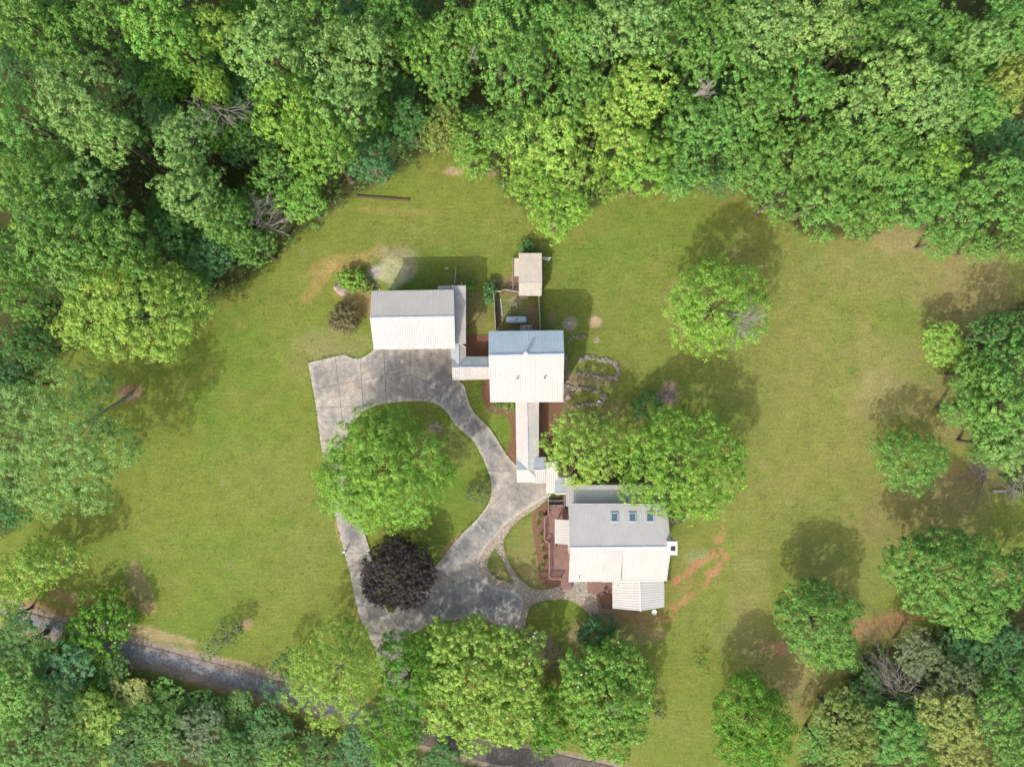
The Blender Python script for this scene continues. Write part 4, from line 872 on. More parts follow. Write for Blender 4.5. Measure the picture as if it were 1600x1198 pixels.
GREENS = {'bright': (.225,.400,.062), 'lime': (.290,.440,.085), 'mid': (.160,.325,.070), 'pale': (.235,.390,.115), 'deep': (.135,.300,.035), 'dark': (.090,.215,.052), 'teal': (.088,.220,.078), 'olive': (.220,.300,.075), 'yellow': (.310,.370,.105), 'grey': (.17,.23,.11), 'plum': (.062,.048,.050), 'brown': (.21,.19,.10), 'fresh': (.200,.375,.065), 'deepwood': (.115,.255,.055), 'limewood': (.280,.440,.080)}
def colour(kind, j=.10):
    c = GREENS[kind]; k = random.uniform(1 - j, 1 + j); h = random.uniform(1 - j * .6, 1 + j * .6); return (min(1, c[0] * k * h), min(1, c[1] * k), min(1, c[2] * k / h), 1)
def put_tree(px, py, zt, label, kind, crown_me, trunk_me, scale, group=None, cat='tree', rot=0.0, name='broadleaf_tree', zc=.72, bark='bark', extra=None):
    p = P(px, py, zt * zc); t = empty(name, (p.x, p.y, 0), label, cat, group)
    for nm, me in (('trunk', trunk_me), ('crown', crown_me)):
        o = bpy.data.objects.new(nm, me); COL.objects.link(o); o.parent = t; o.scale = scale; o.rotation_euler.z = rot
        if nm == 'crown': o.color = colour(kind)
    return t
# unique trees: lobes given as (px, py, r px, height fraction)
def special(label, zt, lobes, kind, ls=.30, dens=1.1, rc=.6, k=28, name='broadleaf_tree', cat='tree', base=None, seed=0, th=None, bark='bark', flat=.75, core=.45, sprig=.15, low=-.2, group=None, up=.25, spread=.75):
    cx = sum(l[0] * l[2] for l in lobes) / sum(l[2] for l in lobes); cy = sum(l[1] * l[2] for l in lobes) / sum(l[2] for l in lobes)
    b = P(*base) if base else P(cx, cy, zt * .7); b.z = 0
    t = empty(name, b, label, cat, group); L = []
    for (x, y, r, f) in lobes:
        z = zt * f; R = r * .99 * K * (1 - z / H); zz = z - R * flat * .9; zz = max(zz, R * flat * .6); q_ = P(x, y, zz) - b; L.append((q_.x, q_.y, zz, R, R * .97, R * flat))
    me = leaf_mesh('crown', L, seed or random.randint(1, 9999), ls=ls * .86, dens=dens * (2.0 if zt > 4.5 else 2.6), rc=rc * 1.06, k=k + 5, core=.55, sprig=sprig, low=low, up=up, spread=spread)
    o = bpy.data.objects.new('crown', me); COL.objects.link(o); o.parent = t; o.color = colour(kind, .03)
    if zt > 2.2:
        ln = (sum(l[0] for l in L) / len(L), sum(l[1] for l in L) / len(L)); r = random.Random(seed); mb = MB(); th_ = th or .02 * zt + .06; f1 = Vector((ln[0] * .45, ln[1] * .45, zt * .42))
        mb.tube((0, 0, -.1), f1, th_, th_ * .65, 8); mb.tube((0, 0, -.1), (ln[0] * .01, ln[1] * .01, .35), th_ * 1.5, th_, 8)
        for (x, y, z, *_s) in L[:12]:
            tip = Vector((x, y, z + _s[2] * .3)); m = f1.lerp(tip, .5) + Vector((r.uniform(-.4, .4), r.uniform(-.4, .4), .2)); mb.tube(f1, m, th_ * .4, th_ * .24, 5); mb.tube(m, tip, th_ * .24, th_ * .06, 5)
    else:
        mb = MB()
        for i in range(5): a = i * 1.26; mb.tube((0, 0, -.05), (math.cos(a) * L[0][3] * .5, math.sin(a) * L[0][3] * .5, zt * .6), .03, .012, 5)
    me2 = bpy.data.meshes.new('trunk'); me2.from_pydata(mb.v, [], mb.f); me2.materials.append(M[bark]); o2 = bpy.data.objects.new('trunk' if zt > 2.2 else 'stems', me2); COL.objects.link(o2); o2.parent = t
    return t, L
def blossoms(t, L, n, seed, s=.14):
    g = np.random.default_rng(seed); mb = MB()
    for i in range(n):
        l = L[g.integers(len(L))]; d = g.normal(size=3); d[2] = abs(d[2]) + .3; d /= np.linalg.norm(d); c = (l[0] + d[0] * l[3] * 1.08, l[1] + d[1] * l[4] * 1.08, l[2] + d[2] * l[5] * 1.1 + .25)
        for j in range(6):
            a = j * 1.047 + g.random(); mb.add([(c[0], c[1], c[2]), (c[0] + math.cos(a - .4) * s * .6, c[1] + math.sin(a - .4) * s * .6, c[2] + .06), (c[0] + math.cos(a) * s, c[1] + math.sin(a) * s, c[2] + .12), (c[0] + math.cos(a + .4) * s * .6, c[1] + math.sin(a + .4) * s * .6, c[2] + .06)], [(0, 1, 2, 3)])
    me = bpy.data.meshes.new('blossoms'); me.from_pydata(mb.v, [], mb.f); me.materials.append(M['petal']); o = bpy.data.objects.new('blossoms', me); COL.objects.link(o); o.parent = t; tag(o, kind='stuff')
def twigs(mb, a, d, L, r, depth, rnd, spread=.55, kids=3):
    a = Vector(a); d = Vector(d).normalized(); p = a
    for s in range(3):
        nd = (d + Vector((rnd.gauss(0, .13), rnd.gauss(0, .13), rnd.gauss(0, .08)))).normalized(); q_ = p + nd * L / 3; mb.tube(p, q_, r * (1 - s * .22), r * (1 - (s + 1) * .22), 4 if depth > 1 else 3)
        if depth > 0:
            for k in range(kids if s else 1):
                v = (nd + Vector((rnd.gauss(0, spread), rnd.gauss(0, spread), rnd.gauss(0, spread * .7)))).normalized(); twigs(mb, q_, v, L * rnd.uniform(.45, .7), r * .5, depth - 1, rnd, spread, kids)
        p = q_; d = nd
def dead_tree(label, base, tip, zb, zt, seed, depth=3, r=.16, mat='dead', spread=.5, name='dead_tree', cat='dead tree', parent=None, kids=2, n=3):
    rnd = random.Random(seed); mb = MB(); A, B = P(*base, zb), P(*tip, zt); d = (B - A); 
    for i in range(n): twigs(mb, A, d.normalized() + Vector((rnd.gauss(0, .22), rnd.gauss(0, .22), rnd.gauss(0, .15))), d.length * rnd.uniform(.36, .55), r, depth, rnd, spread, kids)
    if parent: return mb.make('bare_branch', M[mat], parent)
    if zb > .5: mb.tube((A.x, A.y, -.1), A, r * .8, r * .5, 6)
    return tag(mb.make(name, M[mat]), label, cat)

# --- lawn trees and shrubs
special('tree 0', 1, [(0,0,1,1)], 'mid') if False else None
T, _ = special('large bright green tree spreading over the driveway island and its left arm', 12.5,
  [(605,735,46,1),(560,700,40,.82),(615,672,28,.72),(550,740,42,.85),(535,715,22,.7),(535,775,30,.7),(580,775,38,.86),(640,770,42,.88),(650,715,40,.86),(672,735,34,.78),(620,800,26,.72),(575,810,20,.62),(575,665,26,.7),(520,752,24,.76),(545,765,28,.8),(533,732,24,.78),(542,748,34,.86),(600,700,36,.9),(690,735,18,.62),(528,752,18,.6),(620,650,17,.62),(648,800,20,.7),(560,790,24,.7)], 'bright', seed=11, ls=.25, dens=1.4, base=(635,725))
T, _ = special('round dark purple-leaved tree between the two arms of the driveway', 6.2, [(620,893,40,1),(598,885,28,.86),(600,915,28,.84),(640,915,30,.86),(645,880,28,.86),(620,862,24,.84),(622,925,24,.78),(590,905,22,.74),(655,898,22,.76)], 'plum', seed=12, ls=.21, dens=3.0, rc=.40, k=32, sprig=.08)
T, _ = special('lone bright tree with bare grey branches on the upper right lawn', 12.5,
  [(1118,470,50,1),(1085,450,30,.86),(1120,435,32,.86),(1155,445,30,.84),(1070,480,26,.78),(1080,515,30,.78),(1120,520,34,.82),(1155,505,30,.78),(1175,480,24,.74),(1105,495,36,.9),(1055,478,16,.62),(1180,515,16,.6),(1100,535,20,.66)], 'bright', seed=13, ls=.25, base=(1100,490))
dead_tree('', (1130,492), (1200,505), 10.5, 11.5, 5, 3, .10, 'dead', .55, parent=T, kids=2, n=5); dead_tree('', (1150,478), (1205,455), 9.5, 11, 8, 2, .07, 'dead', .4, parent=T, kids=1, n=1)
special('yellow-green tree touching the covered walkway, left of the big deep green tree', 9.5, [(905,700,34,1),(875,690,24,.86),(890,665,22,.82),(920,668,24,.84),(940,690,28,.86),(935,720,28,.84),(900,730,26,.84),(870,712,18,.74),(915,742,16,.7),(950,668,18,.74)], 'lime', seed=14, ls=.26, rc=.5)
special('big dense deep green tree shading the back roof of the main house', 11.5, [(1065,725,52,1),(1020,700,34,.86),(1010,740,36,.86),(1050,675,34,.86),(1095,680,36,.86),(1125,700,32,.82),(1125,745,34,.84),(1090,770,36,.84),(1045,770,34,.82),(995,765,24,.72),(985,715,24,.76),(1005,690,24,.8),(1110,790,20,.7),(1145,720,18,.7),(1035,655,18,.72),(1075,795,18,.66)], 'bright', seed=15, ls=.25, rc=.55, dens=1.2)
special('dark bluish shrub with bare twigs at the top edge of the big deep green tree', 3.5, [(1012,635,20,1),(1000,640,13,.8),(1025,645,14,.85),(1010,622,11,.75)], 'teal', seed=16, ls=.2, rc=.4, name='shrub', cat='shrub')
dead_tree('tangle of bare brown twigs beside the dark bluish shrub', (998,655), (992,642), .3, 2.6, 31, 2, .04, 'dead_dark', .6, kids=2, n=5, name='bare_shrub', cat='shrub')
special('dull green round tree alone near the right woods', 8, [(1422,715,34,1),(1395,705,26,.86),(1400,735,26,.84),(1430,745,26,.84),(1455,720,24,.84),(1450,698,18,.76),(1380,690,18,.72),(1412,692,20,.8)], 'mid', seed=17, ls=.22, rc=.5, dens=1.3)
special('mid green tree with ragged outline on the lower right lawn', 10, [(1275,975,38,1),(1250,935,26,.8),(1280,935,24,.8),(1240,960,26,.82),(1300,955,30,.86),(1325,950,16,.7),(1300,995,28,.84),(1265,1005,26,.82),(1310,1015,20,.74),(1325,1030,14,.66),(1245,985,20,.76),(1285,1030,18,.66),(1228,945,14,.64),(1265,918,14,.62)], 'mid', seed=18, ls=.26, dens=1.45)
special('wide dense oval tree at the right edge below the woods', 12, [(1480,900,46,1),(1440,875,34,.86),(1415,865,26,.78),(1405,890,24,.76),(1440,920,32,.84),(1480,860,32,.84),(1520,870,34,.84),(1550,905,34,.84),(1520,935,36,.86),(1500,960,26,.76),(1540,960,24,.74),(1575,925,22,.76),(1470,935,30,.84),(1445,845,20,.7),(1395,868,14,.64),(1535,985,14,.64)], 'mid', seed=19, ls=.28, rc=.55, dens=1.45)
special('dark glossy tree at the bottom right edge of the lawn', 9, [(1175,1130,40,1),(1155,1090,30,.86),(1185,1080,24,.8),(1200,1110,28,.84),(1140,1120,26,.82),(1150,1160,30,.84),(1195,1160,32,.84),(1220,1140,20,.76),(1180,1185,26,.8),(1165,1068,18,.74)], 'deep', seed=20, ls=.26, dens=1.7)
special('bright airy tree at the bottom, covering the gravel road end of the driveway', 12, [(525,1050,40,1),(490,1030,28,.84),(520,1000,28,.82),(555,1000,24,.78),(570,1035,28,.82),(545,1075,32,.86),(490,1070,30,.84),(465,1090,18,.68),(510,1105,28,.78),(555,1110,22,.74),(535,980,18,.7),(590,1055,16,.66),(470,1045,18,.7),(525,1135,14,.64)], 'lime', seed=21, ls=.22, rc=.5, dens=1.2, bark='bark_pale')
special('soft dark green tree between the bright airy tree and the large magnolia', 9, [(640,1055,34,1),(625,1020,28,.86),(655,1015,26,.84),(620,1060,26,.84),(655,1090,28,.84),(625,1110,28,.82),(640,1145,22,.74),(610,1090,20,.76),(670,1050,20,.78),(615,1000,16,.72)], 'deep', seed=22, ls=.24, rc=.55, k=32, dens=1.5)
T, L = special('largest magnolia with white blossoms below the parking pad', 9.5, [(745,1060,48,1),(700,1010,34,.86),(735,1000,32,.86),(780,1010,34,.86),(815,1040,30,.82),(820,1080,28,.8),(780,1070,38,.9),(700,1060,36,.88),(690,1100,28,.84),(730,1110,36,.88),(780,1120,34,.84),(820,1115,24,.76),(740,1150,24,.72),(690,1130,20,.72),(690,985,18,.7),(740,978,18,.72),(670,1000,16,.7),(835,1000,16,.66),(800,1150,18,.66),(680,1030,22,.78)], 'lime', seed=23, ls=.32, rc=.5, dens=1.3, name='magnolia_tree', cat='magnolia')
blossoms(T, L, 34, 3)
special('small green magnolia squeezed between the two blossoming ones at the bottom', 6.5, [(860,1120,26,1),(850,1095,20,.82),(875,1100,22,.84),(840,1125,18,.8),(870,1145,24,.84),(895,1140,18,.78),(850,1160,18,.74),(845,1075,14,.66)], 'deep', seed=24, ls=.30, rc=.5, name='magnolia_tree', cat='magnolia')
T, L = special('right-hand magnolia with white blossoms beside the lawn at the bottom', 8.5, [(945,1085,38,1),(910,1060,28,.86),(940,1035,28,.86),(975,1035,28,.84),(1000,1065,20,.8),(985,1090,28,.84),(910,1100,28,.84),(935,1130,28,.84),(970,1130,28,.84),(960,1165,22,.74),(930,1160,20,.74),(990,1140,18,.76),(895,1035,18,.74),(960,1010,16,.7),(895,1080,16,.74),(1005,1100,14,.7)], 'fresh', seed=25, ls=.30, rc=.5, dens=1.6, name='magnolia_tree', cat='magnolia')
blossoms(T, L, 34, 4)
dead_tree('', (948,1115), (962,1090), 8.2, 8.8, 77, 2, .06, 'dead_dark', .5, parent=T, kids=2, n=3)
special('small mid green tree below the bright airy tree at the bottom edge', 7, [(600,1120,24,1),(588,1140,20,.85),(612,1150,22,.85),(600,1170,20,.8)], 'deep', seed=44, ls=.24)
special('feathery dark green conifer shrub at the end of the stone path', 3.4, [(932,985,22,1),(920,975,13,.85),(945,978,14,.85),(925,1000,16,.85),(948,998,14,.8),(912,990,10,.7)], 'teal', seed=26, ls=.26, rc=.42, name='conifer_shrub', cat='shrub', spread=1.1)
special('brownish straggly shrub between the two blossoming magnolias', 2.6, [(852,1030,20,1),(838,1015,14,.8),(865,1045,16,.8),(850,1050,14,.7),(866,1022,12,.7)], 'brown', seed=27, ls=.18, rc=.4, dens=.8, name='shrub', cat='shrub')
special('small shrub on the right side of the right-hand magnolia', 1.6, [(1022,1105,12,1),(1028,1118,8,.8)], 'grey', seed=28, ls=.16, rc=.3, name='shrub', cat='shrub')
special('faint small shrub on the lawn above the dark glossy tree', 1.3, [(1093,1035,11,1),(1100,1045,7,.8)], 'mid', seed=29, ls=.16, rc=.3, dens=.7, name='shrub', cat='shrub')
special('bright tree leaning in from the left edge above the gravel road', 8, [(60,880,30,1),(95,865,24,.84),(120,870,18,.72),(40,905,26,.88),(15,925,24,.82),(30,880,22,.9),(5,950,18,.7),(60,850,16,.76),(85,890,20,.76),(5,890,20,.84)], 'lime', seed=30, ls=.26, base=(105,880), bark='bark_pale')
T, L = special('dark magnolia with a few white blossoms over the left end of the gravel road', 4.6, [(155,975,32,1),(185,960,24,.86),(195,975,20,.82),(150,945,22,.82),(130,990,24,.86),(115,1010,20,.78),(140,1020,22,.8),(165,1005,22,.84),(120,1035,14,.66),(175,940,16,.74),(120,985,16,.76)], 'deep', seed=31, ls=.30, rc=.48, name='magnolia_tree', cat='magnolia')
blossoms(T, L, 12, 5); dead_tree('', (158,985), (165,975), 7, 7.4, 78, 2, .05, 'dead', .5, parent=T, kids=2, n=3)
special('small grey-green shrub with pale stems just above the gravel road', 3.4, [(350,995,17,1),(335,1010,14,.82),(365,985,13,.84),(325,1022,10,.7),(375,978,9,.7)], 'grey', seed=32, ls=.17, rc=.35, dens=.9, name='shrub', cat='shrub', base=(375,982))
special('small dark bluish tree left of the bright airy tree by the gravel road', 6, [(432,1070,22,1),(440,1040,16,.8),(425,1095,16,.8),(455,1025,12,.7)], 'teal', seed=33, ls=.18, rc=.4)
T, _ = special('large pale green tree at the left edge whose pale trunk shows on the lawn', 15.5, [(110,680,60,1),(60,640,42,.86),(100,605,38,.82),(150,600,26,.72),(40,690,40,.86),(30,745,34,.82),(80,750,40,.86),(130,735,42,.86),(175,700,36,.84),(200,695,22,.70),(150,775,26,.74),(90,790,22,.68),(135,655,30,.86),(35,620,24,.78),(60,770,24,.74)], 'pale', seed=34, ls=.25, rc=.6, dens=1.05, base=(203,617), th=.26, bark='bark_pale')
special('large bright maple standing forward from the left woods', 15, [(215,475,58,1),(165,455,44,.88),(150,500,36,.84),(130,520,26,.74),(190,525,36,.84),(240,525,34,.84),(280,500,34,.84),(300,470,26,.78),(270,450,34,.84),(320,485,14,.68),(225,430,32,.84),(170,415,28,.8),(105,510,18,.68),(260,545,18,.68),(155,545,16,.66),(130,475,26,.8)], 'lime', seed=35, ls=.28, rc=.6)
# shrubs by the buildings
special('bright green bush beside the boulder left of the garage', 2.0, [(549,436,14,1),(540,433,11,.85),(559,437,11,.85),(550,445,10,.8)], 'bright', seed=36, ls=.26, rc=.3, dens=2.2, name='bush', cat='bush')
special('round brownish bush on the lawn left of the garage', 2.4, [(538,497,19,1),(530,503,13,.8),(546,490,13,.85),(545,505,13,.8)], 'brown', seed=37, ls=.19, rc=.36, dens=3.4, name='bush', cat='bush')
special('dark green bush by the corner of the tank yard fence', 1.8, [(765,452,9,1),(764,466,8,.9),(768,445,6,.7)], 'teal', seed=38, ls=.30, rc=.3, dens=1.8, name='bush', cat='bush')
special('small bluish bush against the top edge of the shed', 1.6, [(823,386,10,1),(814,388,6,.8),(832,388,6,.8)], 'teal', seed=39, ls=.2, rc=.3, dens=1.6, name='bush', cat='bush')
special('bright green bush in the angle of the walkway and the middle building', 1.3, [(797,637,8,1),(790,634,6,.8),(800,630,5,.7)], 'bright', seed=40, ls=.18, rc=.25, dens=2.5, name='bush', cat='bush')
special('smallest green bush under the lower left eave of the middle building', 1.0, [(776,634,5,1),(781,632,4,.8)], 'mid', seed=41, ls=.16, rc=.2, dens=2.5, name='bush', cat='bush')
special('pale grey-green bush at the right tip of the driveway island', 2.2, [(746,772,15,1),(738,775,9,.8),(755,768,9,.8),(748,762,8,.7)], 'grey', seed=42, ls=.18, rc=.32, dens=1.5, name='bush', cat='bush')
special('grassy clump growing on the mound at the top left corner of the garage', .9, [(572,443,7,1),(580,450,7,.9),(568,452,7,.8)], 'olive', seed=43, ls=.22, rc=.25, dens=2, name='bush', cat='bush')
for i, (x, y, s, k, w) in enumerate([(844,807,4,'deep','uppermost small green plant in the mulch bed left of the deck'),(842,820,3,'deep','second small green plant in the mulch bed left of the deck'),(845,836,4,'deep','third small green plant in the mulch bed left of the deck'),
    (847,849,3,'yellow','yellow flowering plant in the mulch bed level with the porch canopy'),(849,862,4,'olive','yellow-green plant just below the yellow one in the mulch bed'),(850,874,3,'deep','green plant midway down the mulch bed left of the deck'),(848,886,4,'olive','olive plant near the lower end of the mulch bed'),(881,906,4,'yellow','yellow plant in the notch at the lower corner of the deck')]):
    special(w, .6, [(x, y, s * .75, 1)], k, seed=50 + i, ls=.15, rc=.16, dens=6, k=14, name='bedding_plant', cat='plant')
# broad-leaved plant by the lean-to
t = empty('banana_like_plant', P(736, 445), 'star-shaped broad-leaved green plant beside the lean-to roof', 'plant'); t.name = 'broad_leaved_plant'
rnd = random.Random(4); lf = []
for i in range(46):
    a = i * 2.399; el = rnd.uniform(.15, 1.1); L_ = rnd.uniform(.7, 1.35); w = rnd.uniform(.12, .2); d = Vector((math.cos(a), math.sin(a), 0)); s = Vector((-d.y, d.x, 0)); b = Vector((0, 0, .5 + .5 * el)) + P(736, 445)
    p1 = b + d * L_ * .5 * math.cos(el) + Vector((0, 0, L_ * .5 * math.sin(el))); p2 = b + d * L_ * (.75 * math.cos(el) + .25) + Vector((0, 0, L_ * .5 * math.sin(el) - .08))
    o = raw('leaf', [b, p1 - s * w, p2, p1 + s * w, p1 + Vector((0, 0, .03))], [(0, 1, 4), (1, 2, 4), (2, 3, 4), (3, 0, 4)], M['leaf'], t)
    o.color = (.13 * rnd.uniform(.7, 1.3), .26 * rnd.uniform(.7, 1.2), .035, 1); at = o.data.color_attributes.new('tint', 'FLOAT_COLOR', 'POINT'); at.data.foreach_set('color', [1, .5, 1, 1] * 5)
MB().tube(P(736, 445), P(736, 445) + Vector((0, 0, 1.0)), .06, .03).make('stem', M['bark'], t)

